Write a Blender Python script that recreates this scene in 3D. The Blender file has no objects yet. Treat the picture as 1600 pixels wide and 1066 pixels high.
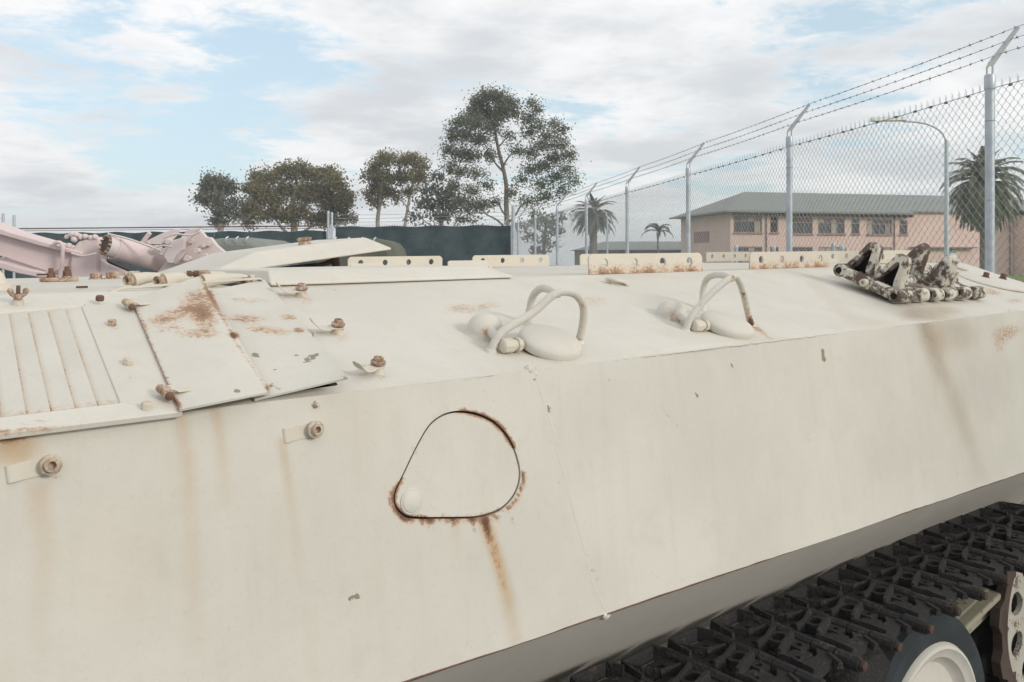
import bpy, bmesh, math, random
import numpy as np
from mathutils import Vector, Matrix, Euler
R = math.radians
random.seed(7)
rng = np.random.default_rng(7)
sc = bpy.context.scene
COL = sc.collection

# ------------------------------------------------------------------ camera, sky, sun, exposure
HC, F, HX, HY = 1.6, 1300.0, 800.0, 411.0          # eye height; focal length, centre and horizon in photo pixels
cam_d = bpy.data.cameras.new('camera'); cam = bpy.data.objects.new('camera', cam_d); COL.objects.link(cam)
cam.location = (0, 0, HC); cam.rotation_euler = (R(90), 0, 0)
cam_d.sensor_width = 36; cam_d.lens = F / 1600 * 36; cam_d.shift_y = -(533 - HY) / 1600
cam_d.clip_start = .05; cam_d.clip_end = 4000
sc.camera = cam

SUN_DIR = Vector((.76, -.54, .36)).normalized()
sun_d = bpy.data.lights.new('sun', 'SUN'); sun = bpy.data.objects.new('sun', sun_d); COL.objects.link(sun)
sun_d.energy = 1.6; sun_d.angle = R(14); sun_d.color = (1, .95, .87)
sun.rotation_euler = SUN_DIR.to_track_quat('Z', 'Y').to_euler()

sc.view_settings.view_transform = 'Standard'; sc.view_settings.look = 'None'
sc.view_settings.exposure = .12; sc.view_settings.gamma = 1; sc.view_settings.use_curve_mapping = False
sc.cycles.use_denoising = True
sc.cycles.max_bounces = 8; sc.cycles.diffuse_bounces = 4; sc.cycles.transparent_max_bounces = 16; sc.cycles.volume_bounces = 1; sc.cycles.volume_max_steps = 64


class NT:
    """small wrapper for node trees"""
    def __init__(s, tree): s.t = tree; s.t.nodes.clear()
    def n(s, typ, ins=None, **props):
        nd = s.t.nodes.new(typ)
        for k, v in props.items(): setattr(nd, k, v)
        for k, v in (ins or {}).items():
            sock = nd.inputs[k]
            if isinstance(v, bpy.types.NodeSocket): s.t.links.new(v, sock)
            else:
                if isinstance(v, (tuple, list)) and sock.type == 'RGBA' and len(v) == 3: v = (*v, 1)
                sock.default_value = v
        return nd
    def math(s, op, a, b=0.0, c=0.0, clamp=False):
        return s.n('ShaderNodeMath', {0: a, 1: b, 2: c}, operation=op, use_clamp=clamp).outputs[0]
    def mix(s, fac, a, b, blend='MIX'):
        nd = s.n('ShaderNodeMix', data_type='RGBA', blend_type=blend)
        for i, v in ((0, fac), (6, a), (7, b)):
            if isinstance(v, bpy.types.NodeSocket): s.t.links.new(v, nd.inputs[i])
            else: nd.inputs[i].default_value = (*v, 1) if isinstance(v, tuple) and len(v) == 3 else v
        return nd.outputs[2]
    def step(s, v, lo, hi, a=0.0, b=1.0):
        return s.n('ShaderNodeMapRange', {0: v, 1: lo, 2: hi, 3: a, 4: b}, interpolation_type='SMOOTHSTEP').outputs[0]
    def noise(s, vec, scale, detail=4, rough=.55, dist=0.0):
        return s.n('ShaderNodeTexNoise', {'Vector': vec, 'Scale': scale, 'Detail': detail, 'Roughness': rough, 'Distortion': dist}).outputs[0]
    def sep(s, v):
        return s.n('ShaderNodeSeparateXYZ', {0: v}).outputs
    def comb(s, x, y, z):
        return s.n('ShaderNodeCombineXYZ', {0: x, 1: y, 2: z}).outputs[0]


world = bpy.data.worlds.new('World'); sc.world = world; world.use_nodes = True
def build_world():
    t = NT(world.node_tree)
    el = math.asin(SUN_DIR.z); az = math.atan2(SUN_DIR.x, SUN_DIR.y)
    sky = t.n('ShaderNodeTexSky', sky_type='NISHITA', sun_disc=False, sun_elevation=el, sun_rotation=az, air_density=1.0, dust_density=1.2, ozone_density=1.0)
    d = t.n('ShaderNodeTexCoord').outputs['Generated']
    x, y, z = t.sep(d)[:3]
    zz = t.math('ADD', t.math('MAXIMUM', z, 0.0), .10)
    p = t.comb(t.math('DIVIDE', x, zz), t.math('DIVIDE', y, zz), 3.7)
    big = t.noise(p, .55, 2, .5, .3)
    mid = t.noise(p, 1.5, 7, .58, .25)
    fine = t.noise(p, 5.2, 8, .68, .3)
    cov = t.math('ADD', t.math('MULTIPLY', big, .9), t.math('MULTIPLY', mid, 1.0))
    cov = t.math('ADD', cov, t.math('MULTIPLY', fine, .62))
    # the clear gaps stand to the left and, smaller, high on the right
    def gap(dx, dy, dz, r, amt):
        v = Vector((dx, dy, dz)).normalized()
        dot = t.n('ShaderNodeVectorMath', {0: d, 1: v}, operation='DOT_PRODUCT').outputs['Value']
        return t.math('MULTIPLY', t.step(dot, math.cos(R(r)), 1.0), amt)
    for a in ((-.44, 1, .25, 12, .17), (-.28, 1, .17, 8, .06), (.42, 1, .235, 8, .17), (-.40, 1, .075, 7, .13), (.08, 1, .12, 5, .12), (.25, 1, .10, 5, .10)):
        cov = t.math('SUBTRACT', cov, gap(*a))
    mask = t.step(cov, .95, 1.19)
    shade = t.step(t.math('ADD', t.math('MULTIPLY', t.noise(t.n('ShaderNodeVectorMath', {0: p, 1: (5.2, 1.3, 0)}, operation='ADD').outputs[0], 1.0, 6, .55, .2), 1.0), t.math('MULTIPLY', cov, .46)), .88, 1.24)
    cloud = t.mix(shade, (.95, .95, .955), (.65, .68, .715))
    blue = t.n('ShaderNodeVectorMath', {0: sky.outputs[0], 'Scale': .135}, operation='SCALE').outputs[0]
    pale = t.mix(.58, blue, (.69, .87, .97))
    hz = t.step(z, .0, .10, .40, 0)
    col = t.mix(mask, pale, cloud)
    col = t.mix(hz, col, (.80, .845, .875))
    bg = t.n('ShaderNodeBackground', {'Color': col, 'Strength': 1.0})
    out = t.n('ShaderNodeOutputWorld', {0: bg.outputs[0]})
build_world()

# ------------------------------------------------------------------ materials
def srgb(r, g, b):
    f = lambda c: (c / 255 / 12.92) if c <= 10 else ((c / 255 + .055) / 1.055) ** 2.4
    return (f(r), f(g), f(b))
def new_mat(name):
    m = bpy.data.materials.new(name); m.use_nodes = True
    return m, NT(m.node_tree)
def finish(t, col, rough=.6, bump=None, bdist=.002, bstr=.5, metal=0.0, spec=.4, **kw):
    ins = {'Base Color': col, 'Roughness': rough, 'Metallic': metal, 'Specular IOR Level': spec}
    ins.update(kw)
    if bump is not None:
        ins['Normal'] = t.n('ShaderNodeBump', {'Height': bump, 'Strength': bstr, 'Distance': bdist}).outputs[0]
    b = t.n('ShaderNodeBsdfPrincipled', ins)
    t.n('ShaderNodeOutputMaterial', {0: b.outputs[0]})
def objvec(t, rand=True):
    v = t.n('ShaderNodeTexCoord').outputs['Object']
    if rand:
        r = t.n('ShaderNodeObjectInfo').outputs['Random']
        v = t.n('ShaderNodeVectorMath', {0: v, 1: t.comb(t.math('MULTIPLY', r, 7.0), t.math('MULTIPLY', r, 13.0), r)}, operation='ADD').outputs[0]
    return v
CREAM = (.600, .570, .498); CREAM2 = (.650, .620, .548)
RUST = (.17, .085, .050); RUST2 = (.40, .235, .14)

def paint(name, c1=CREAM, c2=CREAM2, wear=0.0, wear_col=None, chipcol=(.27, .25, .17), scale=1.0, spots=1.0, rough=.62):
    """aged paint: 'stain' attribute (r rust, g run-off streak, b chip) and 'grime', plus optional all-over wear"""
    m, t = new_mat(name)
    v = objvec(t)
    nl = t.noise(v, 2.6 * scale, 5, .6); nm = t.noise(v, 125 * scale, 5, .62); nf = t.noise(v, 330, 3, .6); ns = t.noise(v, 20 * scale, 5, .65)
    col = t.mix(t.step(nl, .35, .68), c1, c2)
    col = t.mix(t.math('MULTIPLY', t.step(ns, .52, .75), .30), col, tuple(x * .88 for x in c1))
    a = t.n('ShaderNodeAttribute', attribute_name='stain'); sp = t.n('ShaderNodeSeparateColor', {0: a.outputs['Color']}).outputs
    g = t.n('ShaderNodeAttribute', attribute_name='grime_shade').outputs['Fac']
    # run-off streaks and grime
    streak = t.math('MULTIPLY', sp[1], t.math('ADD', .55, t.math('MULTIPLY', ns, .9)), clamp=True)
    col = t.mix(t.math('MULTIPLY', streak, .92), col, (.50, .345, .19))
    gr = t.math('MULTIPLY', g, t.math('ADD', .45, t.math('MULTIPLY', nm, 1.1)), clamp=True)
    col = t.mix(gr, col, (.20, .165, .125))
    vz = t.n('ShaderNodeVectorMath', {0: v, 1: (1.0, .35, .055)}, operation='MULTIPLY').outputs[0]
    run = t.step(t.noise(vz, 34 * scale, 4, .6), .50, .76)
    col = t.mix(t.math('MULTIPLY', run, .16), col, tuple(c1[q] * (.86, .79, .68)[q] for q in range(3)))
    fade = t.step(t.noise(v, 7 * scale, 6, .65, .4), .42, .70)
    col = t.mix(t.math('MULTIPLY', fade, .22), col, tuple(min(1, x * 1.10) for x in c2))
    scr = t.step(t.noise(t.n('ShaderNodeVectorMath', {0: v, 1: (.08, 1.0, 1.0)}, operation='MULTIPLY').outputs[0], 260, 2, .5), .70, .76)
    col = t.mix(t.math('MULTIPLY', scr, t.math('MULTIPLY', t.step(ns, .5, .62), .28)), col, tuple(x * .72 for x in c1))
    # small pits and dust specks everywhere
    pit = t.math('MULTIPLY', t.step(t.noise(v, 105, 2, .5), .735, .78), t.step(nl, .46, .66))
    col = t.mix(t.math('MULTIPLY', pit, .55 * spots), col, RUST2)
    dust = t.step(t.noise(v, 420, 2, .5), .68, .78)
    col = t.mix(t.math('MULTIPLY', dust, .14 * spots), col, (.30, .27, .22))
    if wear > 0:
        w = t.step(t.math('ADD', t.math('MULTIPLY', t.noise(v, 14 * scale, 5, .6), .55), t.math('MULTIPLY', nm, .45)), .66 - wear * .3, .72 - wear * .3)
        col = t.mix(w, col, wear_col or t.mix(nm, RUST, RUST2))
    # rust with a tan halo, then bare chips
    halo = t.math('MULTIPLY', t.step(t.math('ADD', sp[0], t.math('MULTIPLY', t.math('SUBTRACT', nm, .5), 1.4)), .06, .75), .66)
    col = t.mix(halo, col, (.52, .33, .19))
    core = t.step(t.math('ADD', sp[0], t.math('MULTIPLY', t.math('SUBTRACT', t.math('ADD', t.math('ADD', t.math('MULTIPLY', nm, .5), t.math('MULTIPLY', nf, .25)), t.math('MULTIPLY', ns, .25)), .5), 3.8)), .42, .86)
    core = t.math('MULTIPLY', core, t.step(sp[0], .02, .12))
    col = t.mix(t.math('MULTIPLY', core, .85), col, t.mix(t.step(t.math('ADD', t.math('MULTIPLY', nm, .4), t.math('MULTIPLY', nf, .6)), .40, .60), RUST, RUST2))
    heart = t.step(t.math('ADD', sp[0], t.math('MULTIPLY', t.math('SUBTRACT', nf, .5), 1.6)), .80, 1.12)
    col = t.mix(t.math('MULTIPLY', heart, .75), col, (.085, .048, .042))
    chip = t.step(t.math('ADD', sp[2], t.math('MULTIPLY', t.math('SUBTRACT', t.noise(v, 48 * scale, 5, .65, .6), .5), 3.6)), .56, .62)
    chip = t.math('MULTIPLY', chip, t.step(sp[2], .05, .15))
    col = t.mix(chip, col, chipcol)
    h = t.math('ADD', t.math('MULTIPLY', nm, .35), t.math('MULTIPLY', nf, .25))
    h = t.math('SUBTRACT', h, t.math('MULTIPLY', chip, .8)); h = t.math('ADD', h, t.math('MULTIPLY', core, .5))
    h = t.math('ADD', h, t.math('MULTIPLY', ns, 1.2))
    finish(t, col, t.math('ADD', rough, t.math('MULTIPLY', core, .25)), h, .0010, .55, spec=.30)
    return m
def rusty(name, base, second, rustc, amount, scale=40, rough=.75, bump=.0015, soft_=0.0):
    m, t = new_mat(name); v = objvec(t)
    a = t.noise(v, scale, 6, .65); b = t.noise(v, scale * 4, 4, .6)
    c = t.mix(b, base, second)
    w = t.step(t.math('ADD', t.math('MULTIPLY', a, .75), t.math('MULTIPLY', b, .25)), .62 - amount * .3 - soft_ * .1, .70 - amount * .3 + soft_ * .1)
    c = t.mix(w, c, t.mix(b, rustc, tuple(x * 1.9 for x in rustc)))
    finish(t, c, rough, t.math('ADD', b, w), bump, .7)
    return m
def plain(name, c1, c2=None, scale=3, rough=.7, bump=0, detail=5, metal=0.0, spec=.35, bscale=None):
    m, t = new_mat(name); v = objvec(t)
    n = t.noise(v, scale, detail, .6)
    c = t.mix(t.step(n, .3, .7), c1, c2 or tuple(x * .8 for x in c1))
    finish(t, c, rough, t.noise(v, bscale or scale * 6, 4) if bump else None, bump or .001, .6, metal, spec)
    return m
def leafmat(name, dark, light, tl=.25):
    m, t = new_mat(name)
    r = t.n('ShaderNodeNewGeometry').outputs['Random Per Island']
    v = t.n('ShaderNodeTexCoord').outputs['Object']
    n = t.noise(v, .55, 3)
    f = t.math('ADD', t.math('MULTIPLY', r, .6), t.math('MULTIPLY', t.step(n, .35, .65), .4))
    c = t.mix(f, dark, light)
    d = t.n('ShaderNodeBsdfPrincipled', {'Base Color': c, 'Roughness': .6, 'Specular IOR Level': .25})
    tr = t.n('ShaderNodeBsdfTranslucent', {'Color': c})
    mx = t.n('ShaderNodeMixShader', {0: tl, 1: d.outputs[0], 2: tr.outputs[0]})
    t.n('ShaderNodeOutputMaterial', {0: mx.outputs[0]})
    return m

M = {}
M['cream'] = paint('cream_paint')
M['guard'] = paint('cream_guard_paint', (.61, .56, .465), (.64, .59, .50), spots=.6)
M['worn'] = paint('worn_cream_paint', (.50, .47, .40), (.56, .53, .46), wear=.42, wear_col=(.20, .15, .11), spots=1)
M['boltcream'] = rusty('rusted_cream_bolt', (.53, .43, .31), (.58, .50, .38), (.17, .085, .055), .50, 36, soft_=.9)
M['boltrust'] = rusty('rusted_bolt', (.21, .115, .075), (.17, .085, .055), (.085, .05, .04), .45, 40, soft_=.9)
M['boltring'] = rusty('rust_stained_ring', (.56, .49, .38), (.60, .54, .44), (.24, .125, .07), .36, 40, soft_=1.0)
M['boltpale'] = rusty('painted_bolt', (.60, .55, .45), (.63, .585, .50), (.36, .21, .11), .20, 34, soft_=1.0)
M['links'] = rusty('flaked_link_paint', (.66, .62, .53), (.60, .56, .47), (.080, .055, .044), .54, 17, .7, .003, soft_=.12)
M['darkrust'] = plain('dark_rust', (.055, .035, .025), (.10, .06, .035), 40, .85, .002)
M['track'] = rusty('track_steel', (.015, .014, .0145), (.029, .027, .027), (.046, .037, .030), .22, 30, .66, .004, soft_=.5)
M['pin'] = rusty('track_pin_steel', (.050, .034, .029), (.065, .042, .034), (.075, .040, .030), .4, 40, soft_=.9)
M['rubber'] = plain('tyre_rubber', (.030, .036, .038), (.048, .056, .060), 12, .85, .001)
M['arm'] = rusty('olive_cream_arm', (.34, .315, .225), (.42, .39, .29), (.12, .06, .035), .25, 16)
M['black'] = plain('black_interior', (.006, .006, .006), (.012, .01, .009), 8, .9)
M['lowerhull'] = paint('lower_hull_paint', (.62, .585, .52), (.67, .63, .565), spots=1.4)
M['pink'] = paint('pink_paint', (.68, .555, .54), (.72, .60, .585), wear=.30, wear_col=(.70, .65, .56), chipcol=(.16, .24, .25), scale=.35)
M['pinkpeel'] = paint('pink_peeling_paint', (.68, .57, .56), (.72, .63, .61), wear=.38, wear_col=(.70, .66, .56), chipcol=(.15, .24, .25), scale=.5)
M['rustdark'] = rusty('rusted_steel', (.085, .062, .048), (.12, .088, .068), (.045, .03, .022), .4, 9, soft_=.8)
M['galv'] = plain('galvanised_steel', (.46, .50, .54), (.57, .61, .645), 9, .45, 0, 5, .35)
M['armgalv'] = plain('dull_galvanised', (.36, .37, .38), (.42, .43, .44), 12, .6)
M['wire'] = plain('galvanised_wire', (.36, .37, .385), (.46, .47, .485), 5, .5, 0, 3, .4)
M['barb'] = plain('weathered_barbed_wire', (.11, .11, .12), (.17, .17, .175), 6, .6, 0, 3, .3)
M['cloth'] = plain('green_screen_cloth', (.045, .074, .078), (.092, .120, .126), 1.6, .9, .01)
M['olive'] = plain('olive_canvas', (.105, .115, .085), (.135, .142, .11), 1.2, .9, .01)
M['greyo'] = plain('grey_green_panel', (.21, .225, .20), (.26, .27, .245), 1.0, .8)
M['rustrail'] = rusty('rusty_rail', (.14, .07, .045), (.18, .10, .06), (.09, .05, .04), .4, 9)
M['asphalt'] = plain('asphalt', (.12, .118, .113), (.19, .185, .176), 30, .95, .006, 6, 0, .2, 120)
M['grass'] = plain('mown_grass', (.10, .15, .035), (.17, .22, .06), 3, .95, .03)
M['wall'] = plain('pink_render', (.72, .515, .455), (.755, .55, .49), .5, .9)
M['maroon'] = plain('maroon_frame', (.30, .165, .16), (.36, .21, .20), 2, .6)
M['fascia'] = plain('dark_fascia', (.09, .075, .06), (.13, .105, .085), 3, .8)
M['pipe'] = plain('brown_downpipe', (.25, .18, .15), (.30, .22, .19), 2, .7)
M['bark'] = plain('pale_bark', (.46, .41, .36), (.30, .26, .22), 2, .9)
M['barkdark'] = plain('dark_bark', (.13, .115, .10), (.20, .18, .155), 2, .9)
M['palmbark'] = plain('palm_bark', (.14, .12, .10), (.22, .19, .16), 5, .95, .05)
M['white'] = plain('white_sign_paint', (.78, .78, .77), (.72, .72, .71), 4, .5)
M['signgreen'] = plain('sign_green', (.02, .26, .17), (.03, .30, .20), 4, .5)
M['leaf_olive'] = leafmat('leaf_olive', (.155, .14, .07), (.36, .32, .19), .45)
M['leaf_grey'] = leafmat('leaf_grey_green', (.12, .125, .085), (.28, .285, .22), .4)
M['leaf_pale'] = leafmat('leaf_pale_grey', (.13, .14, .105), (.27, .28, .23), .4)
M['leaf_dark'] = leafmat('leaf_dark', (.125, .14, .10), (.30, .315, .24), .45)
M['frond'] = leafmat('palm_frond', (.075, .09, .045), (.22, .235, .14), .25)
M['frond_grey'] = leafmat('palm_frond_grey', (.075, .085, .06), (.18, .195, .15), .15)
M['frond_dry'] = leafmat('palm_frond_dry', (.20, .11, .03), (.32, .19, .07), .15)
def mk_roof():
    m, t = new_mat('ribbed_roof_sheet'); v = t.n('ShaderNodeTexCoord').outputs['Object']
    w = t.n('ShaderNodeTexWave', {'Vector': v, 'Scale': 1.1, 'Distortion': 0.0}, wave_type='BANDS', bands_direction='X').outputs[1]
    n = t.noise(v, .6, 5)
    c = t.mix(t.step(w, .80, .97), t.mix(n, (.20, .215, .195), (.245, .255, .235)), (.165, .175, .16))
    finish(t, c, .55, w, .03, .5)
    return m
M['roof'] = mk_roof()
def mk_glass():
    m, t = new_mat('window_glass'); r = t.n('ShaderNodeObjectInfo').outputs['Random']
    c = t.mix(t.step(r, .55, .75), (.035, .04, .045), (.40, .37, .29))
    finish(t, c, .08, spec=.7)
    return m
M['glass'] = mk_glass()

# ------------------------------------------------------------------ mesh builder
class MB:
    def __init__(s): s.v = []; s.f = []
    def add(s, vs, fs, m=None):
        o = len(s.v)
        s.v += [tuple(m @ Vector(p)) if m is not None else tuple(p) for p in vs]
        s.f += [tuple(i + o for i in f) for f in fs]
        return s
    def box(s, c, d, m=None):
        x, y, z = c; a, b, e = d[0] / 2, d[1] / 2, d[2] / 2
        vs = [(x + i * a, y + j * b, z + k * e) for i in (-1, 1) for j in (-1, 1) for k in (-1, 1)]
        return s.add(vs, [(0, 1, 3, 2), (4, 6, 7, 5), (0, 4, 5, 1), (2, 3, 7, 6), (0, 2, 6, 4), (1, 5, 7, 3)], m)
    def lathe(s, prof, seg=24, m=None, phase=0.0, caps=True):
        vs = []; fs = []; k = len(prof)
        for i in range(seg):
            a = 2 * math.pi * (i + phase) / seg; c, q = math.cos(a), math.sin(a)
            vs += [(r * c, r * q, z) for r, z in prof]
        for i in range(seg):
            j = (i + 1) % seg
            for q in range(k - 1):
                fs.append((i * k + q, j * k + q, j * k + q + 1, i * k + q + 1))
        if caps and prof[0][0] > 1e-6: fs.append(tuple(i * k for i in reversed(range(seg))))
        if caps and prof[-1][0] > 1e-6: fs.append(tuple(i * k + k - 1 for i in range(seg)))
        return s.add(vs, fs, m)
    def tube(s, path, r, seg=8, m=None, caps=True):
        P = [Vector(p) for p in path]; n = len(P)
        rs = r if isinstance(r, (list, tuple)) else [r] * n
        vs = []; fs = []; up = None
        for i in range(n):
            tn = (P[min(i + 1, n - 1)] - P[max(i - 1, 0)]).normalized()
            if up is None:
                up = Vector((0, 0, 1)) if abs(tn.z) < .9 else Vector((1, 0, 0))
            a = tn.cross(up).normalized(); up = a.cross(tn).normalized()
            for k in range(seg):
                q = 2 * math.pi * k / seg
                vs.append(P[i] + (a * math.cos(q) + up * math.sin(q)) * rs[i])
        for i in range(n - 1):
            for k in range(seg):
                l = (k + 1) % seg
                fs.append((i * seg + k, i * seg + l, (i + 1) * seg + l, (i + 1) * seg + k))
        if caps:
            fs.append(tuple(reversed(range(seg)))); fs.append(tuple((n - 1) * seg + k for k in range(seg)))
        return s.add(vs, fs, m)
    def prism(s, poly, z0, z1, m=None):
        n = len(poly)
        vs = [(x, y, z0) for x, y in poly] + [(x, y, z1) for x, y in poly]
        fs = [tuple(reversed(range(n))), tuple(range(n, 2 * n))] + [(i, (i + 1) % n, n + (i + 1) % n, n + i) for i in range(n)]
        return s.add(vs, fs, m)
    def strip(s, path, y0, y1, th, m=None):
        """bent flat strap: path of (x, z), width y0..y1"""
        n = len(path); vs = []; fs = []
        for i, (x, z) in enumerate(path):
            a = Vector((path[min(i + 1, n - 1)][0] - path[max(i - 1, 0)][0], path[min(i + 1, n - 1)][1] - path[max(i - 1, 0)][1])).normalized()
            nx, nz = -a.y * th, a.x * th
            vs += [(x, y0, z), (x, y1, z), (x + nx, y1, z + nz), (x + nx, y0, z + nz)]
        for i in range(n - 1):
            for k in range(4):
                l = (k + 1) % 4
                fs.append((i * 4 + k, i * 4 + l, i * 4 + 4 + l, i * 4 + 4 + k))
        fs += [(3, 2, 1, 0), tuple(n * 4 - 4 + k for k in range(4))]
        return s.add(vs, fs, m)
    def patch(s, grid, th, nrm):
        """thick sheet from a grid of points; nrm = direction of thickness"""
        a, b = len(grid), len(grid[0]); N = Vector(nrm) * th
        vs = [Vector(p) for row in grid for p in row] + [Vector(p) - N for row in grid for p in row]
        o = a * b; fs = []
        for i in range(a - 1):
            for j in range(b - 1):
                q = (i * b + j, i * b + j + 1, (i + 1) * b + j + 1, (i + 1) * b + j)
                fs.append(q); fs.append(tuple(o + k for k in reversed(q)))
        rim = [j for j in range(b)] + [i * b + b - 1 for i in range(1, a)] + [(a - 1) * b + j for j in reversed(range(b - 1))] + [i * b for i in reversed(range(1, a - 1))]
        for i in range(len(rim)):
            p, q = rim[i], rim[(i + 1) % len(rim)]
            fs.append((q, p, o + p, o + q))
        return s.add(vs, fs)
    def holed(s, outer, hole, z0, z1, m=None):
        """plate whose outer and hole loops have equal point counts"""
        n = len(outer); vs = []
        for z in (z0, z1): vs += [(x, y, z) for x, y in outer] + [(x, y, z) for x, y in hole]
        fs = []
        for i in range(n):
            j = (i + 1) % n
            fs += [(i, n + i, n + j, j), (2 * n + i, 2 * n + j, 3 * n + j, 3 * n + i), (n + i, 3 * n + i, 3 * n + j, n + j), (i, j, 2 * n + j, 2 * n + i)]
        return s.add(vs, fs, m)
    def mesh(s, name, mat, smooth=40, fix=True):
        me = bpy.data.meshes.new(name); me.from_pydata(s.v, [], s.f)
        if fix:
            bm = bmesh.new(); bm.from_mesh(me); bmesh.ops.recalc_face_normals(bm, faces=bm.faces); bm.to_mesh(me); bm.free()
        if mat is not None: me.materials.append(mat)
        if smooth:
            me.polygons.foreach_set('use_smooth', [True] * len(me.polygons))
            me.set_sharp_from_angle(angle=R(smooth))
        me.update()
        return me
    def obj(s, name, mat, parent=None, smooth=40, bevel=0, fix=True, segs=2):
        o = bpy.data.objects.new(name, s.mesh(name, mat, smooth, fix)); COL.objects.link(o)
        if parent is not None: o.parent = parent
        if bevel:
            b = o.modifiers.new('bevel', 'BEVEL'); b.width = bevel; b.segments = segs; b.limit_method = 'ANGLE'; b.angle_limit = R(35)
        return o
def empty(name, loc=(0, 0, 0), rz=0):
    o = bpy.data.objects.new(name, None); COL.objects.link(o); o.location = loc; o.rotation_euler = (0, 0, rz); o.empty_display_size = .2
    return o
def tag(o, label=None, cat=None, group=None, kind=None):
    if label: o['label'] = label
    if cat: o['category'] = cat
    if group: o['group'] = group
    if kind: o['kind'] = kind
    return o
def share(name, mesh, parent, loc=(0, 0, 0), rot=(0, 0, 0), scale=1.0):
    o = bpy.data.objects.new(name, mesh); COL.objects.link(o); o.parent = parent; o.location = loc; o.rotation_euler = rot
    o.scale = (scale,) * 3 if not isinstance(scale, tuple) else scale
    return o
def pt(px, py, Y):
    """the point at depth Y seen at photo pixel (px, py)"""
    return Vector(((px - HX) / F * Y, Y, HC + (HY - py) / F * Y))
def spline(pts, n, closed=False):
    P = [np.array(p, float) for p in pts]; out = []; k = len(P)
    segs = k if closed else k - 1
    for i in range(segs):
        p0, p1, p2, p3 = (P[(i - 1) % k], P[i], P[(i + 1) % k], P[(i + 2) % k]) if closed else (P[max(i - 1, 0)], P[i], P[i + 1], P[min(i + 2, k - 1)])
        for j in range(n):
            t = j / n
            out.append(tuple(.5 * (2 * p1 + (p2 - p0) * t + (2 * p0 - 5 * p1 + 4 * p2 - p3) * t * t + (3 * p1 - p0 - 3 * p2 + p3) * t ** 3)))
    if not closed: out.append(tuple(P[-1]))
    return out

# ------------------------------------------------------------------ ground
def ground():
    b = MB(); b.add([(-420, -120, 0), (420, -120, 0), (420, 640, 0), (-420, 640, 0)], [(0, 1, 2, 3)])
    tag(b.obj('ground', M['asphalt'], smooth=0), kind='structure')
    # lawn beyond the boundary fence, rising gently to the buildings
    b = MB(); rows = [(-8, .004), (10, .03), (35, .30), (58, .46), (400, .5)]
    vs = []; fs = []
    for i, (y, z) in enumerate(rows):
        xf = 5.6 - .1577 * y
        vs += [(xf, y, z - (.0 if i else 0)), (xf + 2, y, z), (400, y, z)]
    for i in range(len(rows) - 1):
        for k in range(2): fs.append((i * 3 + k, i * 3 + k + 1, i * 3 + k + 4, i * 3 + k + 3))
    b.add(vs, fs); tag(b.obj('lawn', M['grass'], smooth=0), kind='structure')
ground()
def haze():
    b = MB(); b.box((0, 260, 13), (880, 800, 28)); o = b.obj('haze', None, smooth=0); tag(o, kind='stuff')
    m = bpy.data.materials.new('thin_haze'); m.use_nodes = True; t = NT(m.node_tree)
    v = t.n('ShaderNodeVolumePrincipled', {'Color': (.90, .93, .96), 'Density': .0013, 'Anisotropy': .2}); t.n('ShaderNodeOutputMaterial', {1: v.outputs[0]})
    o.data.materials.append(m)
haze()

# ------------------------------------------------------------------ buildings
def wall_cells(mb, x0, x1, z0, z1, holes, depth=.14):
    xs = sorted({x0, x1, *[h[0] for h in holes], *[h[1] for h in holes]}); zs = sorted({z0, z1, *[h[2] for h in holes], *[h[3] for h in holes]})
    for i in range(len(xs) - 1):
        for k in range(len(zs) - 1):
            cx, cz = (xs[i] + xs[i + 1]) / 2, (zs[k] + zs[k + 1]) / 2
            if any(h[0] < cx < h[1] and h[2] < cz < h[3] for h in holes): continue
            mb.add([(xs[i], 0, zs[k]), (xs[i + 1], 0, zs[k]), (xs[i + 1], 0, zs[k + 1]), (xs[i], 0, zs[k + 1])], [(0, 1, 2, 3)])
    for a, c, d, e in holes:
        for p, q in (((a, d), (c, d)), ((c, d), (c, e)), ((c, e), (a, e)), ((a, e), (a, d))):
            mb.add([(p[0], 0, p[1]), (q[0], 0, q[1]), (q[0], depth, q[1]), (p[0], depth, p[1])], [(0, 1, 2, 3)])
def window(parent, x0, x1, z0, z1, cols, transom=.3, y=.06):
    f = MB(); w = .09
    f.box(((x0 + x1) / 2, y, z0 + w / 2), (x1 - x0, .1, w)); f.box(((x0 + x1) / 2, y, z1 - w / 2), (x1 - x0, .1, w))
    f.box((x0 + w / 2, y, (z0 + z1) / 2), (w, .1, z1 - z0 - 2 * w)); f.box((x1 - w / 2, y, (z0 + z1) / 2), (w, .1, z1 - z0 - 2 * w))
    zt = z1 - (z1 - z0) * transom
    f.box(((x0 + x1) / 2, y, zt), (x1 - x0 - 2 * w, .09, .08))
    f.box(((x0 + x1) / 2, y - .09, z0 - .04), (x1 - x0 + .1, .22, .11))
    iw = (x1 - x0 - 2 * w) / cols
    for c in range(1, cols): f.box((x0 + w + c * iw, y, (z0 + z1) / 2), (.06, .085, z1 - z0 - 2 * w))
    fo = f.obj('window', M['maroon'], parent, 0)
    for c in range(cols):
        for a, d in ((z0 + w, zt - .04), (zt + .04, z1 - w)):
            p = MB(); p.box((x0 + w + (c + .5) * iw, y + .02, (a + d) / 2), (iw - .06, .012, d - a)); p.obj('pane', M['glass'], fo, 0)
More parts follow.
